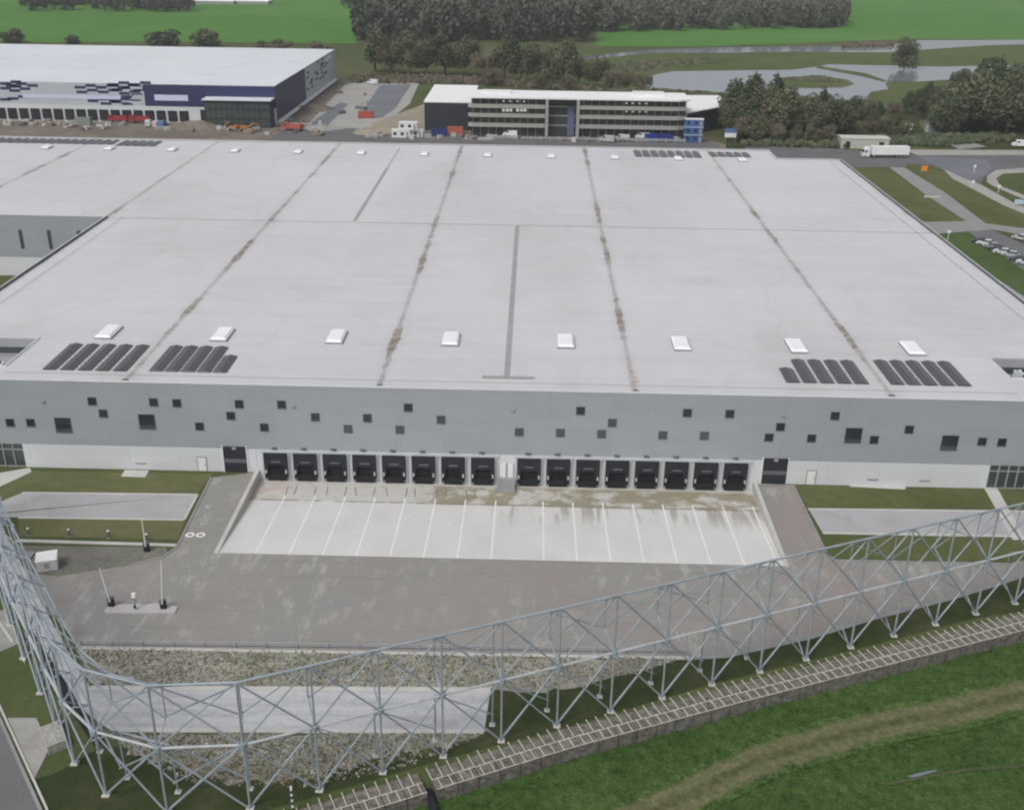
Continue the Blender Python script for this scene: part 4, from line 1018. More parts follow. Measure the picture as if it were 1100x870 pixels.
def tipper(x, y, rz, c, label, group=None, bed=None):
    t = thing('lorry', (x,y,.1), label, 'lorry', group, rz=R(rz))
    m = MB(); m.box(-1.05,1.05,-3.8,3.4,.75,1.05); m.build('chassis', MT['grey_dark'], t, local=True)
    m = MB(); m.side([(2.0,1.05),(2.0,3.1),(3.5,3.05),(4.05,2.0),(4.1,.6),(2.0,.6)], -1.2, 1.2); m.build('cab', paint(c, .4), t, local=True)
    m = MB(); m.box(-1.1,1.1,4.0,4.12,1.9,2.6); m.box(-1.22,-1.201,2.6,3.4,1.9,2.7); m.box(1.201,1.22,2.6,3.4,1.9,2.7); m.build('window', MT['glass'], t, local=True)
    m = MB(); m.box(-1.22,1.22,-4.0,1.8,1.06,2.7); m.build('load_bed', paint(bed or c, .5), t, local=True)
    for s in (-1.0,1.0):
        for yy in (-2.9,-1.6,2.9): wheel(t, s, yy, .5, .32)
def digger(x, y, rz, c, label, group):
    t = thing('excavator', (x,y,.05), label, 'excavator', group, rz=R(rz))
    for s in (-1.1,1.1):
        m = MB(); m.side([(-1.7,.1),(-1.9,.45),(-1.6,.85),(1.6,.85),(1.9,.45),(1.7,.1)], s-.3, s+.3); m.build('crawler_track', MT['dark'], t, local=True)
    m = MB(); m.box(-1.3,1.3,-1.9,1.3,.95,2.1); m.build('body', paint(c, .5), t, local=True)
    m = MB(); m.box(-1.25,-.1,.0,1.5,2.1,3.1); m.build('cab', MT['glass'], t, local=True)
    m = MB(); m.tube([(.4,1.2,1.8),(.4,3.2,3.0),(.4,5.0,2.2)], .3, 6, .22); m.build('boom', paint(c, .5), t, local=True)
    m = MB(); m.tube([(.4,5.0,2.3),(.4,5.7,.9)], .18, 6); m.build('dipper_arm', paint(c, .5), t, local=True)
    m = MB(); m.side([(5.4,1.1),(6.1,1.0),(6.0,.3),(5.2,.2)], -.1, .9); m.build('bucket', MT['grey_dark'], t, local=True)
red, org, blu = (.30,.045,.05), (.42,.20,.07), (.03,.05,.17)
for px, py, rz, c, l in [(128,132,88,red,'red lorry at the left of three in front of the white docks'),(141,132,90,red,'middle red lorry of three in front of the white docks'),(151,132.5,92,red,'red lorry beside the green and white van at the far warehouse'),(315,141,70,(.4,.1,.08),'small rusty red lorry on the earth right of the far warehouse')]:
    x, y = G(px, py); tipper(x, y, rz, c, l, 'lorries on the building site')
for px, py, rz, c, l in [(160,136,10,(.55,.6,.57),'white green van parked beside the red lorries'),(168,137,5,(.55,.42,.45),'pale pink van between white and blue vans at the far warehouse'),(175,137,0,(.12,.22,.42),'blue van right of the pale pink van'),(38,128,80,(.72,.73,.75),'white van among equipment by the leftmost docks'),(400,91,80,(.7,.72,.75),'white van parked on the far paved strip'),(548,147,80,(.8,.8,.8),'white van parked in front of the office building left half'),(668,152,80,(.55,.55,.52),'cream van in front of the office building entrance right'),(652,153,70,(.45,.46,.45),'grey van at the office forecourt near the entrance'),(690,149.5,85,(.75,.76,.78),'white van beside the dark blue container at the office')]:
    x, y = G(px, py); van(x, y, rz, c, l, 'vans on the building site')
for px, py, rz, l in [(252,141,60,'orange excavator with raised arm in front of the dark glass block'),(264,141.5,-70,'orange excavator right of its twin before the dark glass block')]:
    x, y = G(px, py); digger(x, y, rz, org, l, 'orange excavators')
def container(px, py, rz, c, label, z=0, L=6.06, group='containers on the building site'):
    x, y = G(px, py); t = thing('container', (x,y,z+.1), label, 'container', group, rz=R(rz))
    m = MB(); n = 24
    for k in range(n):
        a0, a1 = -L/2+L*k/n, -L/2+L*(k+1)/n; d = .04 if k % 2 else 0
        m.box(a0,a1,-1.2+d,1.2-d,.1,2.5)
    m.build('body', paint(c, .5), t, local=True)
    m = MB(); m.box(-L/2-.02,L/2+.02,-1.23,1.23,2.501,2.6); m.box(-L/2-.02,L/2+.02,-1.23,1.23,0,.098); m.build('frame', paint(tuple(k*.8 for k in c), .5), t, local=True)
    m = MB(); m.box(L/2+.001,L/2+.05,-1.15,-.02,.12,2.48); m.box(L/2+.001,L/2+.05,.02,1.15,.12,2.48); m.build('door', paint(c, .5), t, local=True)
container(472,146,2,blu,'dark blue container beside the white site cabins')
container(489,144,0,(.45,.12,.09),'orange red container right of the dark blue one')
container(393,127,0,(.40,.09,.07),'red container standing alone on the pale paving')
container(701,152,3,(.03,.05,.28),'blue container left of a twin before the office')
container(714,152.5,3,(.025,.045,.22),'darker blue container nearest the blue stacked cabins')
container(90,134,0,(.25,.30,.26),'grey green container lying before the far docks')
def cabin(px, py, z, c, label):
    x, y = G(px, py); t = thing('site_cabin', (x,y,z+.1), label, 'site cabin', 'stacked site cabins')
    m = MB(); m.box(-3.4,3.4,-1.4,1.4,.1,2.7); m.build('wall', paint(c, .5), t, local=True)
    m = MB(); m.box(-3.5,3.5,-1.5,1.5,2.701,2.85); m.build('roof', MT['white'], t, local=True)
    for a in (-2.2,.6):
        m = MB(); m.box(a-.6,a+.6,-1.43,-1.401,1.0,2.1); m.build('window', MT['glass'], t, local=True)
    m = MB(); m.box(2.0,2.9,-1.44,-1.401,.1,2.2); m.build('door', MT['grey_mid'], t, local=True)
cabin(431,148,0,(.74,.75,.76),'white site cabin, lower left of the stack behind the roof edge')
cabin(445,147.5,0,(.72,.73,.75),'white site cabin, lower right of the stack behind the roof edge')
cabin(439,148,2.86,(.78,.78,.79),'white site cabin on top of two others behind the roof edge')
for k in range(3):
    cabin(744,153,2.86*k,[(.05,.10,.27),(.05,.11,.30),(.07,.16,.38)][k],['blue site cabin at the bottom of the blue stack','blue site cabin in the middle of the blue stack','brighter blue site cabin on top of the blue stack'][k])
def signboard(px, py, h, w, c, label, rz=0):
    x, y = G(px, py); t = thing('sign_board', (x,y,.08), label, 'sign', rz=R(rz))
    for s in (-w*.4,w*.4):
        m = MB(); m.box(s-.07,s+.07,-.05,.05,0,h); m.build('post', MT['grey_mid'], t, local=True)
    m = MB(); m.box(-w/2,w/2,-.12,-.052,h*.35,h); m.build('panel', paint(c, .5), t, local=True)
    return t
s_ = signboard(784,153,5,4.4,(.78,.79,.8),'white and blue site board on posts right of the blue cabins')
m = MB(); m.box(-2.2,2.2,-.15,-.122,3.4,5.0); m.build('blue_field', paint((.10,.17,.35)), s_, local=True)
signboard(992,187,2.6,2.0,(.75,.28,.03),'small orange square sign on the grass beside the access road')
signboard(1001,214,1.0,5.0,(.55,.54,.52),'low pale sign slab on the dark verge by the building')
signboard(1094,222,2.0,2.6,(.40,.52,.64),'light blue sign by the cycle path at the frame edge', -20)
for px, py, l in [(1072,208,'white traffic post with a round head at the roundabout'),(1046,186,'white traffic post at the junction kerb'),(1044,203,'short white traffic post on the pale cycle path'),(1018,258,'white traffic post at the car park entrance')]:
    x, y = G(px, py); t = thing('traffic_post', (x,y,.1), l, 'traffic post')
    m = MB(); m.tube([(0,0,0),(0,0,2.6)], .09, 6); m.build('post', MT['white'], t, local=True)
    m = MB(); m.disc((0,-.06,2.2),.5,'y',.1); m.build('plate', MT['white'], t, local=True)
# shed by the road
a, b = G(903,159.5), G(953,159.5); t = thing('shed', ((a[0]+b[0])/2,a[1]+2.5,0), 'low pale flat shed with two dark doorways behind the white lorry', 'shed')
m = MB(); m.box(a[0],b[0],a[1],a[1]+6,0,3.4); m.build('wall', varied('shed_wall', (.50,.49,.44), .08, .2, 2, .7), t)
m = MB(); m.box(a[0]-.2,b[0]+.2,a[1]-.2,a[1]+6.2,3.402,3.9); m.build('roof', varied('shed_roof', (.55,.54,.50), .08, .2, 2, .7), t)
for f in (.14,.84):
    x = a[0]+(b[0]-a[0])*f; m = MB(); m.box(x-.9,x+.9,a[1]-.06,a[1]-.003,0,2.5); m.build('door', MT['dark'], t)
for px, py, w, l in [(1013,136,1,'')]: pass
x0, y0 = G(1095,158); van(x0, y0, 90, (.8,.8,.8), 'white van on the road at the far right edge by the wood', None)
x0, y0 = G(972,140); van(x0, y0, 60, (.8,.8,.8), 'white van half hidden between trees behind the shed', None)

# ------------------------------------------------------------------ far warehouse
FY = 293.0; FX1 = -102.0; FX0 = -300.0; FH = 15.2; FYB = 429.0
fw = thing('warehouse', (-200, 360, 0), 'far warehouse with pale blue roof and navy chequered walls beyond the building site', 'warehouse')
m = MB(); m.flat([(FX0,FY+.3),(FX1-.3,FY+.3),(FX1-.3,FYB-.3),(FX0,FYB-.3)], FH-.25); m.build('roof', MT['wh2roof'], fw)
m = MB(); m.box(FX0,FX1+.05,FY-.05,FY+.4,FH-.25,FH); m.box(FX1-.4,FX1+.05,FY+.4,FYB,FH-.25,FH); m.box(FX0,FX1-.4,FYB-.4,FYB,FH-.25,FH); m.build('coping', MT['coping'], fw)
nx = WY(154, 95, FY)[0]
m = MB(); m.box(FX0,nx,FY,FY+.35,6.6,FH-.26); m.build('cladding', MT['pale_clad'], fw)
m = MB(); m.box(nx,FX1,FY,FY+.35,6.6,FH-.26); m.box(FX1-.35,FX1,FY+.35,352,1.6,FH-.26); m.build('cladding', MT['navy'], fw)
m = MB(); m.box(FX1-.35,FX1,352,FYB,1.6,FH-.26); m.box(FX0,FX1-.35,FYB-.35,FYB,0,FH-.26); m.build('cladding', MT['pale_clad'], fw)
m = MB(); m.box(FX0,FX1,FY-.05,FY+.3,0,6.597); m.box(FX1-.3,FX1+.06,FY+.3,FYB,0,1.597); m.build('plinth', MT['plinth'], fw)
m = MB(); m.box(FX1+.06,FX1+1.6,FY+2,FYB-4,.9,1.15); m.build('skirting_ledge', MT['white'], fw)
# chequer panels on the front and side
m = MB()
def chk(px0, px1, py, w=11.5, h=1.05, off=0):
    x = px0
    while x < px1:
        a, z = WY(x, py, FY); b, _ = WY(x+w, py, FY); dz = .35 if int((x-px0)/w) % 2 else -.35
        m.box(a,b,FY-.06,FY-.003,z-h/2+dz,z+h/2+dz); x += w
for y, a, b in [(89,0,12),(91,6,30),(94,0,20),(96.5,10,32),(106,0,10),(105,8,20)]: chk(a, b, y)
for y, a, b in [(93,80,150),(98,82,128),(90,116,152),(95.5,120,150),(107.5,94,150),(110.5,108,140),(103,130,150),(99.5,128,150)]: chk(a, b, y, 11.5)
m.build('chequer_panel', MT['navy'], fw)
m = MB()
for px0, px1, y in [(140,153,94.5),(143,153,103.5),(140,153,110)]:
    a, z = WY(px0, y, FY); b, _ = WY(px1, y, FY); m.box(a,b,FY-.09,FY-.063,z-.45,z+.45)
m.build('pale_panel', MT['pale_clad'], fw)
a, z = WY(24, 101, FY); b, _ = WY(129, 102, FY); m = MB(); m.box(a,b,FY-.08,FY-.003,9.0,10.4); m.build('window_band', MT['lav'], fw)
a, z = WY(166, 105, FY); b, _ = WY(202, 106, FY); m = MB(); m.box(a,b,FY-.10,FY-.003,z-1.1,z+1.1); m.build('window_band', MT['lav'], fw)
m = MB()
for i in range(26):
    y = random.uniform(354, 410); z = 14.2-random.randint(0,9)*1.0
    if (y-350)/60 + (14-z)/16 < 1.3 or random.random() < .4: m.box(FX1+.003,FX1+.07,y,y+4.5,z-.5,z+.5)
m.build('chequer_panel', MT['navy'], fw)
m = MB(); m.box(FX1+.003,FX1+.10,402,418,12.2,13.8); m.build('side_sign', MT['white'], fw)
for k in range(28):
    px = -60+12.25*k+ .35
    if px > 205: break
    a, _ = WY(px, 122, FY); m = MB(); m.box(a-1.75,a+1.75,FY-.5,FY-.055,.9,5.0); d = m.build('dock_shelter', MT['dark'], fw)
    m = MB(); m.box(a-1.2,a+1.2,FY-.54,FY-.502,1.1,3.9); m.build('dock_door', MT['dock_frame'], d)
a, _ = WY(221, 122, FY); m = MB(); m.box(a-2.1,a+2.1,FY-.2,FY-.055,.3,5.6); m.build('roller_door', MT['door_dark'], fw)
# dark office block at its corner
bx0, bx1, by0 = -128.6, -102.9, 286.5
blk = MB(); blk.box(bx0,bx1,by0,FY-.06,0,10.3); o = blk.build('office_block', MT['charcoal'], fw)
m = MB(); m.box(bx0-.6,bx1+.6,by0-.9,FY-.07,10.301,10.75); m.build('office_roof', MT['wh2roof'], o)
m = MB(); m.box(bx0+.6,bx0+12,by0-.06,by0-.003,7.4,9.2); m.box(bx0+15,bx1-.6,by0-.06,by0-.003,7.4,9.2); m.box(bx0+.6,bx1-.6,by0-.06,by0-.003,3.6,6.4); m.box(bx0+.6,bx1-.6,by0-.06,by0-.003,.4,2.8); m.build('window', MT['glass_green'], o)
m = MB()
for k in range(12): x = bx0+1.2+k*2.15; m.box(x-.08,x+.08,by0-.10,by0-.062,.3,9.3)
m.build('mullion', MT['grey_dark'], o)

# ------------------------------------------------------------------ office building
of = thing('office_building', (16, 285, 0), 'three storey office with white roof and pale floor bands behind the warehouse', 'office building')
oy0, oy1, ox0, ox1, oh = 276.0, 294.0, -24.8, 58.3, 14.9
m = MB(); m.box(ox0+1,4.5,oy0+1.2,oy1,0,oh-.5); m.box(17,ox1-1,oy0+1.2,oy1,0,oh-.5); m.box(4.5,17,oy0+3.2,oy1,0,oh-.5); m.build('glazing', glass('office_glass', (.05,.055,.06), .15), of)
m = MB(); m.prism([(ox0-.6,oy0-.2),(ox0+1.5,oy0-1.0),(ox1-4,oy0-1.0),(ox1+.8,oy0+1.5),(ox1+.3,oy1+.4),(ox0+2,oy1+.4)], oh-.499, oh+.05); m.build('roof', MT['white_roof'], of)
m = MB(); m.box(38,50,283,291,oh+.052,oh+1.0); m.box(-20,-9,284,290,oh+.052,oh+.8); m.build('roof_plant', MT['white'], of)
for z in (4.0, 7.6, 11.0):
    m = MB(); m.prism([(ox0-.2,oy0+.1),(ox0+1.2,oy0-.8),(4.2,oy0-.8),(4.2,oy0+1.18),(ox0,oy0+1.18)], z-.1, z+1.15); m.build('floor_band', MT['tan_band'], of)
    m = MB(); m.prism([(17.3,oy0+1.18),(17.3,oy0-.8),(ox1-4,oy0-.8),(ox1-.6,oy0+.6),(ox1-.6,oy0+1.18)], z-.1, z+1.15); m.build('floor_band', MT['tan_band'], of)
    m = MB(); m.box(5.5,16,oy0+3.0,oy0+3.18,z,z+.5); m.build('floor_band', MT['grey_mid'], of)
for x in (4.85, 16.6):
    m = MB(); m.box(x-.55,x+.55,oy0-.9,oy0+1.2,0,oh-.5); m.build('column', MT['tan_band'], of)
m = MB()
for k in range(28):
    x = ox0+1.5+k*3.0
    if 3 < x < 18: continue
    m.box(x-.1,x+.1,oy0+1.0,oy0+1.17,0.2,oh-.51)
m.build('mullion', MT['grey_mid'], of)
m = MB(); m.box(12.8,15.4,oy0+2.6,oy0+3.1,.5,11.5); m.build('stair_panel', paint((.12,.14,.24)), of)
def emit(name, c, s):
    n = NT(name); n.out(c); n.b.inputs['Emission Color'].default_value = (*c, 1); n.b.inputs['Emission Strength'].default_value = s; return n.m
EM = emit('lit_ceiling_lamp', (.8,.8,.76), .35)
m = MB()
for px in (541,545,549,556,560,564): 
    x, z = WY(px, 118.5, oy0+1.1); m.box(x-.55,x+.55,oy0+1.02,oy0+1.1,z-.55,z+.5)
for px in (541,548,556,563,673,680,687,694):
    x, z = WY(px, 108.3 if px < 600 else 110.5, oy0+1.1); m.box(x-.35,x+.35,oy0+1.02,oy0+1.1,13.0,13.45)
for px in (673,680,687,694):
    x, z = WY(px, 119.5, oy0+1.1); m.box(x-.35,x+.35,oy0+1.02,oy0+1.1,9.9,10.4)
m.build('ceiling_lamp', EM, of)
# left dark box and right dark wing
o = MB().box(-42.8,-25.4,288.2,336,0,10.6).build('west_block', MT['charcoal'], of)
m = MB(); m.box(-43,-24.2,288,336.2,10.601,11.0); m.build('west_roof', MT['white_roof'], o)
wp = [(59.0,285.0),(79.8,308.6),(79.5,332),(62,331),(59.0,300)]
o = MB().prism(wp, 0, 8.6).build('east_wing', MT['charcoal'], of)
m = MB(); m.prism([(58.6,283.9),(80.6,308.2),(80.2,332.6),(61.6,331.6),(58.6,300)], 8.601, 9.0); m.build('east_roof', MT['white_roof'], o)
# fence line / site barrier before the office
x0, y0 = G(560,151); x1, y1 = G(735,153); t = thing('site_fence', ((x0+x1)/2,(y0+y1)/2,.1), 'pale low site fence across the office forecourt', 'fence')
m = MB(); m.box(x0,x1,y0-.05,y0+.05,.6,1.5); m.build('panel', MT['grey_mid'], t)
for k in range(18): x = x0+(x1-x0)*k/17; m = MB(); m.box(x-.08,x+.08,y0-.08,y0+.08,.1,1.8); m.build('post', MT['kerb'], t)
# spoil heaps
def heap(px, py, r, h, label, mat):
    x, y = G(px, py); m = MB(); n = 20; rings_ = 6
    for j in range(rings_+1):
        rr = r*(1-j/rings_); z = h*(1-(1-j/rings_)**1.6)
        for k in range(n):
            a = 2*math.pi*k/n; w = rr*(1+.22*math.sin(3*a+px)+random.uniform(-.08,.08)); m.v.append((x+math.cos(a)*w*1.6, y+math.sin(a)*w, z+.02))
    for j in range(rings_):
        for k in range(n): m.f.append((j*n+k, j*n+(k+1)%n, (j+1)*n+(k+1)%n, (j+1)*n+k)); m.mi.append(0)
    tag(m.build('spoil_heap', mat), label, 'spoil heap', 'heaps of earth on the building site')
heap(212,137,7,2.6,'broad brown earth heap left of the dark glass block', MT['site_dirt'])
heap(338,118,6,2.2,'brown earth heap along the far warehouse side wall', MT['site_dirt'])
heap(410,142,8,2.0,'sandy heap left of the white site cabins', varied('sand', (.30,.265,.20), .2, .2, 1, .95))
heap(346,139,5,1.4,'grey rubble heap at the near edge of the building site', MT['gravel'])

# small building materials lying about the site
def stack_kinds():
    out = []
    for c, kind in (((.42,.40,.36),0), ((.25,.20,.15),1), ((.50,.50,.50),0), ((.16,.16,.17),2), ((.33,.27,.22),1), ((.40,.41,.44),2)):
        m = MB(); W, D = random.uniform(1.6,3.6), random.uniform(1.0,1.8)
        if kind == 0:
            for k in range(4): m.box(-W/2+W*k/4,-W/2+W*(k+.88)/4,-D/2,D/2,.12,random.uniform(.7,1.5))
            m.box(-W/2,W/2,-D/2,D/2,0,.118)
        elif kind == 1:
            for k in range(5): m.box(-W/2+random.uniform(-.2,.2),W/2+random.uniform(-.2,.2),-D/2+.05*k,D/2-.05*k,.2*k,.2*k+.17)
        else:
            for r_ in range(3):
                for k in range(4-r_): m.tube([(-W*.9,(k-1.5+r_/2)*.42,.22+r_*.36),(W*.9,(k-1.5+r_/2)*.42,.22+r_*.36)], .2, 8)
        me = bpy.data.meshes.new('material_stack'); me.from_pydata(m.v, [], m.f); me.materials.append(paint(c, .8)); me.update(); out.append(me)
    return out
SK = stack_kinds()
for lo, hi, ya, yb, n in ((0,60,131,136,14),(60,200,134,140,18),(205,300,138,145,16),(300,352,128,148,16),(352,395,100,126,7),(395,455,140,150,14),(456,560,147,151,12),(600,738,149.5,153,12)):
    for k in range(n):
        x, y = G(random.uniform(lo,hi), random.uniform(ya,yb)); o = bpy.data.objects.new('material_stack', random.choice(SK)); COL.objects.link(o)
        o.location = (x,y,.1); o.rotation_euler.z = random.uniform(0,3.14); o.scale = (random.uniform(.8,1.6),)*2+(random.uniform(.7,1.3),)
        tag(o, 'small stack of building materials lying on the building site ground', 'material stack', 'stacks of building materials on the site')
# ------------------------------------------------------------------ trees
def crown_mesh(nc, seed, rx, rz, leaf, lobes=9, low=.25):
    r = np.random.default_rng(seed); vs = []; fs = []
    L = []
    for k in range(lobes):
        d = r.normal(size=3); d /= np.linalg.norm(d); d[2] = d[2]*.95
        L.append((d*np.array([rx,rx,rz])*r.uniform(.45,.80), r.uniform(.36,.56)))
    L.append((np.array([0,0,0.]), .6))
    for i in range(nc):
        c, s = L[r.integers(len(L))]
        d = r.normal(size=3); d /= np.linalg.norm(d)
        p = c+d*np.array([rx,rx,rz])*s*(r.random()**.28)
        if p[2] < -rz*.85: continue
        sz = leaf*r.uniform(.55,1.35); n = d+r.normal(size=3)*.7; n /= np.linalg.norm(n)
        a = np.cross(n, [0,0,1]); a /= (np.linalg.norm(a)+1e-6); b = np.cross(n, a); o = len(vs)
        t = r.uniform(0,6.28); u = a*math.cos(t)+b*math.sin(t); w = np.cross(n, u)
        vs += [p-u*sz, p-w*sz*.6, p+u*sz*.9, p+w*sz*.7]; fs.append((o,o+1,o+2,o+3))
    return vs, fs
def trunk_mesh(seed, h, cr, rz):
    r = random.Random(seed); m = MB(); rr = .026*h
    m.tube([(0,0,-.3),(r.uniform(-.1,.1),0,h*.25),(r.uniform(-.3,.3),r.uniform(-.3,.3),h*.55),(0,0,h*.85)], rr, 7, rr*.25)
    for k in range(6):
        a = k*1.05+r.uniform(-.3,.3); z = h*(.28+.07*k); l = cr*(.75-.06*k)
        m.tube([(0,0,z),(math.cos(a)*l*.5,math.sin(a)*l*.5,z+h*.08),(math.cos(a)*l,math.sin(a)*l,z+h*.2)], rr*.45, 5, rr*.12)
    return m
KIND = {}
def tree_kind(key, name, h, rx, rz, leaf, nc, mat, seed, lobes=9):
    vs, fs = crown_mesh(nc, seed, rx, rz, leaf, lobes); zc = h-rz*.95
    m = MB(); m.v = [(p[0],p[1],p[2]+zc) for p in vs]; m.f = fs; m.mi = [0]*len(fs)
    cm = bpy.data.meshes.new('crown'); cm.from_pydata(m.v, [], m.f); cm.materials.append(mat); cm.update()
    tm_ = trunk_mesh(seed, h, rx, rz); t2_ = bpy.data.meshes.new('trunk'); t2_.from_pydata(tm_.v, [], tm_.f); t2_.materials.append(MT['bark']); t2_.update()
    KIND[key] = (name, t2_, cm, h)
tree_kind('a','broadleaf_tree', 18, 7.4, 8.0, .50, 3600, MT['leaf_a'], 1, 13)
tree_kind('b','broadleaf_tree', 18, 6.6, 8.4, .50, 3600, MT['leaf_b'], 2, 12)
tree_kind('c','broadleaf_tree', 17, 7.0, 7.6, .48, 2200, MT['leaf_c'], 3, 13)
tree_kind('d','poplar_tree', 22, 4.2, 10.4, .6, 2200, MT['leaf_b'], 4, 12)
tree_kind('e','broadleaf_tree', 18, 6.8, 7.6, .9, 1400, MT['leaf_d'], 5, 12)
tree_kind('f','broadleaf_tree', 18, 8.0, 9.6, .62, 3000, MT['leaf_b'], 8, 15)
tree_kind('s','shrub', 6, 5.4, 3.2, .5, 1500, MT['leaf_b'], 6, 9)
tree_kind('t','shrub', 6, 5.4, 3.1, .5, 1300, MT['leaf_c'], 7, 9)
def tree(key, x, y, h, label, group=None, cat='tree', sx=1.12):
    name, tmesh, cmesh, H0 = KIND[key]; s = h/H0
    r = thing(name, (x,y,0), label, cat, group, rz=random.uniform(0,6.28)); r.scale = (s*sx,s*sx,s)
    for nm, me in (('trunk',tmesh),('crown',cmesh)):
        o = bpy.data.objects.new(nm, me); COL.objects.link(o); o.parent = r
# row behind the site
LR = {'a':'olive broadleaf tree','b':'dark green broadleaf tree','c':'brownish thin tree'}
ORD = ['first','second','third','fourth','fifth','sixth','seventh','eighth','ninth','tenth','eleventh','twelfth','thirteenth','fourteenth','fifteenth','sixteenth','seventeenth','eighteenth','nineteenth','twentieth']
av = [(403,77,19,'b'),(421,80,15,'c'),(441,81,18,'a'),(458,81,15,'a'),(478,81,19,'b'),(500,82,17,'a'),(520,85,13,'c'),(542,89,20,'b'),(560,88,15,'c'),(574,92,17,'a'),(604,94,19,'b'),(590,86,15,'a'),(622,93,14,'c'),(641,95,13,'a'),(656,98,10,'c'),(672,99,9,'c'),(530,93,9,'c'),(690,100,9,'c'),(583,99,9,'a'),(612,101,9,'c')]
for i, (px, py, h, k) in enumerate(sorted(av)):
    x, y = G(px, py); tree(k, x, y, h*1.12, LR[k]+', %s from the paved strip in the avenue behind the building site' % ORD[i], 'avenue trees behind the building site', sx=1.2)
# meadow shrubs
for px, py, h, k, l in [(180,51,10,'s','round dark bush in the meadow behind the far warehouse roof, widest one'),(225,50,10,'s','dark bush in the meadow right of the widest bush'),(80,47,5,'s','low dark bush at the meadow edge behind the left roof'),(19,46,8,'s','dark bush at the left frame edge behind the far roof'),(284,53,5,'t','small brown bush in the meadow'),(303,54,6.5,'t','wide brown bush in the meadow near the roof corner'),(343,57,7,'t','reddish brown bush behind the far roof corner')]:
    x, y = G(px, py); tree(k, x, y, h, l, 'bushes in the meadow', 'bush', 1.35)
x, y = G(971, 75); tree('f', x, y, 17.5, 'single round dark tree on the bank between pond and river', None, sx=1.05)
# right clump beside the office
LC = {'a':'olive tree in the clump between office and pond','b':'dark green tree in the clump between office and pond','c':'brownish tree in the clump between office and pond','d':'tall narrow tree in the clump between office and pond'}
cl = [(792,140,20,'b'),(803,146,23,'d'),(812,138,21,'b'),(822,148,19,'a'),(830,140,22,'d'),(838,150,17,'b'),(846,139,20,'d'),(857,148,15,'c'),(866,142,17,'a'),(874,150,16,'b'),(880,139,20,'d'),(890,147,18,'a'),(900,143,15,'b'),(786,147,13,'a'),(797,152,11,'c'),(815,154,10,'a'),(834,155,9,'c'),(852,155,9,'b'),(870,156,9,'a'),(888,155,10,'c'),(909,146,13,'a'),(918,140,16,'b'),(927,136,14,'a'),(935,142,11,'b'),(926,148,9,'c'),(943,147,9,'a'),(940,131,10,'b'),(845,150,19,'a'),(810,150,16,'b'),(882,128,13,'b'),(960,128,10,'c'),(972,122,12,'b'),(955,148,8,'b'),(970,149,8,'a')]
for px, py, h, k in cl:
    x, y = G(px, py); tree(k, x, y, h*(.96 if px < 846 else .8), LC[k], 'trees between office and pond')
LW = {'a':'olive tree in the dense wood at the right frame edge','b':'dark green tree in the dense wood at the right frame edge','d':'tall narrow tree in the dense wood at the right frame edge','c':'brownish tree in the dense wood at the right frame edge'}
for i in range(64):
    px = random.uniform(1008, 1150); py = random.uniform(118, 151) if px > 1025 else random.uniform(132, 149)
    if px < 1020 and py < 140: py = 143
    x, y = G(px, py); k = random.choice('bbbdab'); h = random.uniform(17, 25) if px > 1030 else random.uniform(10, 15)
    tree(k, x, y, h, LW[k], 'trees of the right wood')
for px, py, h in [(995,112,8),(985,118,9),(1003,118,10),(1000,104,7),(990,126,8),(1012,126,11),(962,140,6),(1022,112,14),(1035,108,14),(1060,106,15),(1085,104,15)]:
    x, y = G(px, py); tree('b', x, y, h, LW['b'], 'trees of the right wood')
# far woods: one mass each
def wood(name, poly_px, n, h0, h1, mat, label=None):
    P = np.array(GP(poly_px)); allv = []; allf = []; off = 0; k = 0
    base = [crown_mesh(620, 50+s, 7.0, 10.0, 1.25, 11) for s in range(4)]
    base = [(np.array(v), np.array(f)) for v, f in base]
    while k < n:
        x, y = rng.uniform(P[:,0].min(), P[:,0].max()), rng.uniform(P[:,1].min(), P[:,1].max())
        c = False; j = len(P)-1
        for i in range(len(P)):
            if (P[i,1] > y) != (P[j,1] > y) and x < (P[j,0]-P[i,0])*(y-P[i,1])/(P[j,1]-P[i,1])+P[i,0]: c = not c
            j = i
        if not c: continue
        k += 1; v, f = base[rng.integers(4)]; s = rng.uniform(h0, h1)/20.0; an = rng.uniform(0, 6.28); ca, sa = math.cos(an), math.sin(an)
        w = np.stack([(v[:,0]*ca-v[:,1]*sa)*s+x, (v[:,0]*sa+v[:,1]*ca)*s+y, (v[:,2]*1.08+9.9)*s], -1)
        allv.append(w); allf.append(f+off); off += len(v)
    tr = MB(); m = MB(); m.v = np.concatenate(allv).tolist(); m.f = np.concatenate(allf).tolist(); m.mi = [0]*len(m.f)
    return tag(m.build(name, mat), kind='stuff')
wood('far_wood', [(382,46),(500,47),(632,46),(640,38),(640,14),(560,8),(420,12),(392,22)], 230, 19, 28, MT['leaf_d'])
wood('far_wood', [(625,36),(760,33),(890,31),(908,28),(905,20),(780,18),(640,16)], 190, 17, 23, MT['leaf_d'])
wood('far_wood', [(22,13),(205,14),(216,8),(205,-6),(40,-6)], 170, 14, 20, MT['leaf_d'])
wood('far_wood', [(370,8),(640,6),(640,-14),(370,-14)], 90, 16, 24, MT['leaf_d'])
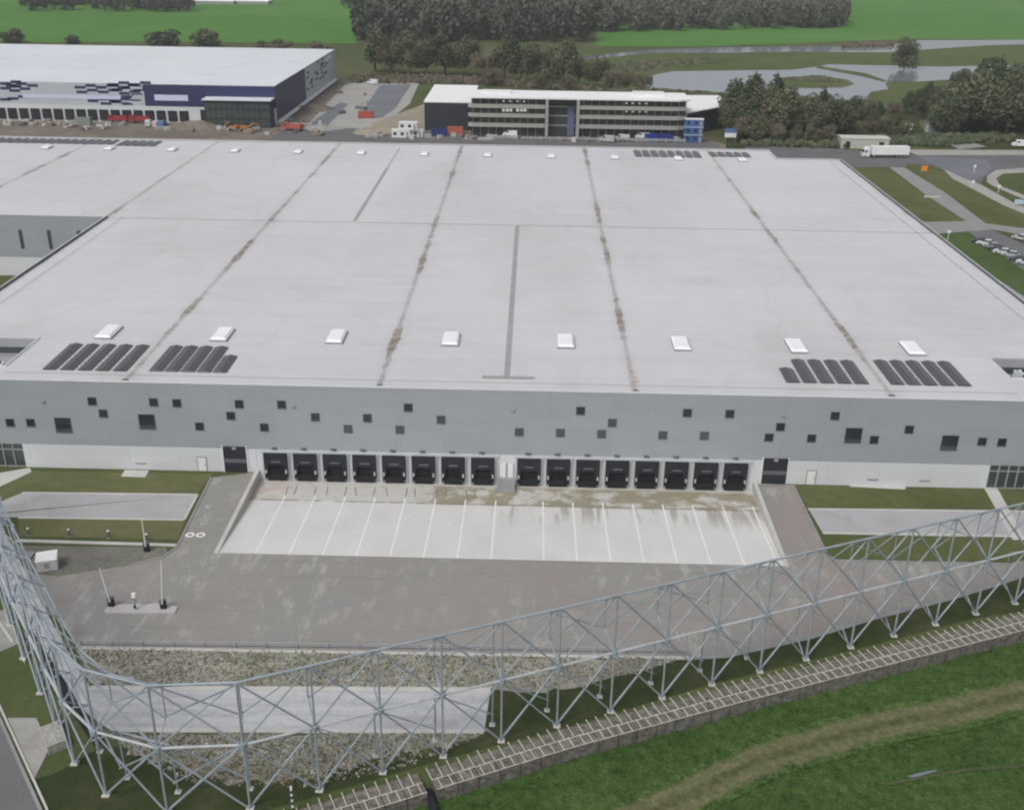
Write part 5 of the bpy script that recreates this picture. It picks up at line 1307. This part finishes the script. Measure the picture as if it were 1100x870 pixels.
for nm, pts in [('reed_fringe', [(836,87),(905,89),(880,84)]), ('hedge_undergrowth', [(380,83),(520,86),(690,101),(690,104),(520,92),(380,90)]), ('reed_fringe', [(700,98),(780,103),(775,106),(700,102)]),('reed_fringe', [(640,70),(760,64),(770,68),(700,76),(640,84)]), ('hedge_undergrowth', [(905,49),(955,47),(960,50),(905,52)]),('undergrowth', [(785,158),(900,152),(1000,150),(1100,146),(1130,150),(1010,157),(900,160)])]:
    P = GP(pts); m = MB()
    lo = np.array(P).min(0); hi = np.array(P).max(0)
    area_n = 1100 if nm != 'reed_fringe' else 500
    cnt = 0; tries = 0
    while cnt < area_n and tries < 60000:
        tries += 1; x, y = rng.uniform(lo[0], hi[0]), rng.uniform(lo[1], hi[1]); c = False; j = len(P)-1
        for i in range(len(P)):
            if (P[i][1] > y) != (P[j][1] > y) and x < (P[j][0]-P[i][0])*(y-P[i][1])/(P[j][1]-P[i][1])+P[i][0]: c = not c
            j = i
        if not c: continue
        cnt += 1; h = rng.uniform(.8, 2.6 if nm != 'reed_fringe' else 1.5)
        for q in range(3):
            an = rng.uniform(0, 6.28); dx, dy = math.cos(an)*1.1, math.sin(an)*1.1
            z = h*rng.uniform(.5,1); m.add([(x-dx,y-dy,z-.8),(x+dx,y+dy,z-.7),(x+dx*.6,y+dy*.6+.4,z+.5),(x-dx*.7,y-dy*.7+.4,z+.4)], [(0,1,2,3)])
    tag(m.build(nm, MT['leaf_a'] if nm == 'reed_fringe' else MT['leaf_b'] if nm == 'undergrowth' else MT['leaf_c']), kind='stuff')
# distant greenhouses
for px, w, l in [(228,42,'far white greenhouse beyond the meadow, left of a twin'),(258,55,'far white greenhouse beyond the meadow, right of a twin')]:
    x, y = G(px, 5); t = thing('greenhouse', (x,y,0), l, 'greenhouse')
    m = MB(); m.box(x-w/2,x+w/2,y,y+20,0,3); m.build('wall', MT['grey_mid'], t)
    m = MB()
    for k in range(4): m.side([(y+5*k,3.002),(y+5*k+5,3.002),(y+5*k+2.5,4.6)], x-w/2, x+w/2)
    m.build('roof', MT['white_roof'], t)

# ------------------------------------------------------------------ air
hm = bpy.data.materials.new('haze'); hm.use_nodes = True; hn = hm.node_tree.nodes; hn.remove(hn['Principled BSDF'])
pvn = hn.new('ShaderNodeVolumePrincipled'); pvn.inputs['Color'].default_value = (.96, .97, 1.0, 1); pvn.inputs['Density'].default_value = .00013; pvn.inputs['Anisotropy'].default_value = .0
hm.node_tree.links.new(pvn.outputs[0], hn['Material Output'].inputs['Volume'])
tag(MB().box(-5200, 5200, -2700, 6200, -8, 90).build('haze', hm), kind='stuff')
# ------------------------------------------------------------------ light
w = bpy.data.worlds.new('World'); scene.world = w; w.use_nodes = True
nt = w.node_tree; bg = nt.nodes['Background']; sky = nt.nodes.new('ShaderNodeTexSky'); sky.sky_type = 'NISHITA'; sky.sun_disc = False
EL, AZ = R(52), R(215)
sky.sun_elevation = EL; sky.sun_rotation = AZ; sky.air_density = 1.0; sky.dust_density = 4.0; sky.ozone_density = 1.0
hs = nt.nodes.new('ShaderNodeHueSaturation'); hs.inputs['Saturation'].default_value = .28; nt.links.new(sky.outputs[0], hs.inputs['Color']); nt.links.new(hs.outputs[0], bg.inputs['Color'])
bg.inputs['Strength'].default_value = .122
sd = bpy.data.lights.new('sun', 'SUN'); so = bpy.data.objects.new('sun', sd); COL.objects.link(so)
sd.energy = 1.1; sd.angle = R(16); sd.color = (1, .97, .93)
dirv = Vector((math.sin(AZ)*math.cos(EL), math.cos(AZ)*math.cos(EL), math.sin(EL)))
so.rotation_euler = dirv.to_track_quat('Z', 'Y').to_euler(); so.location = (0,0,200)
vs_ = scene.view_settings; vs_.view_transform = 'Standard'; vs_.look = 'None'; vs_.gamma = 1; vs_.exposure = 0.05
scene.render.engine = 'CYCLES'; cy = scene.cycles; cy.use_denoising = True; cy.max_bounces = 5; cy.diffuse_bounces = 3; cy.glossy_bounces = 2; cy.transmission_bounces = 2
cy.pixel_filter_type = 'BLACKMAN_HARRIS'; cy.filter_width = 2.2
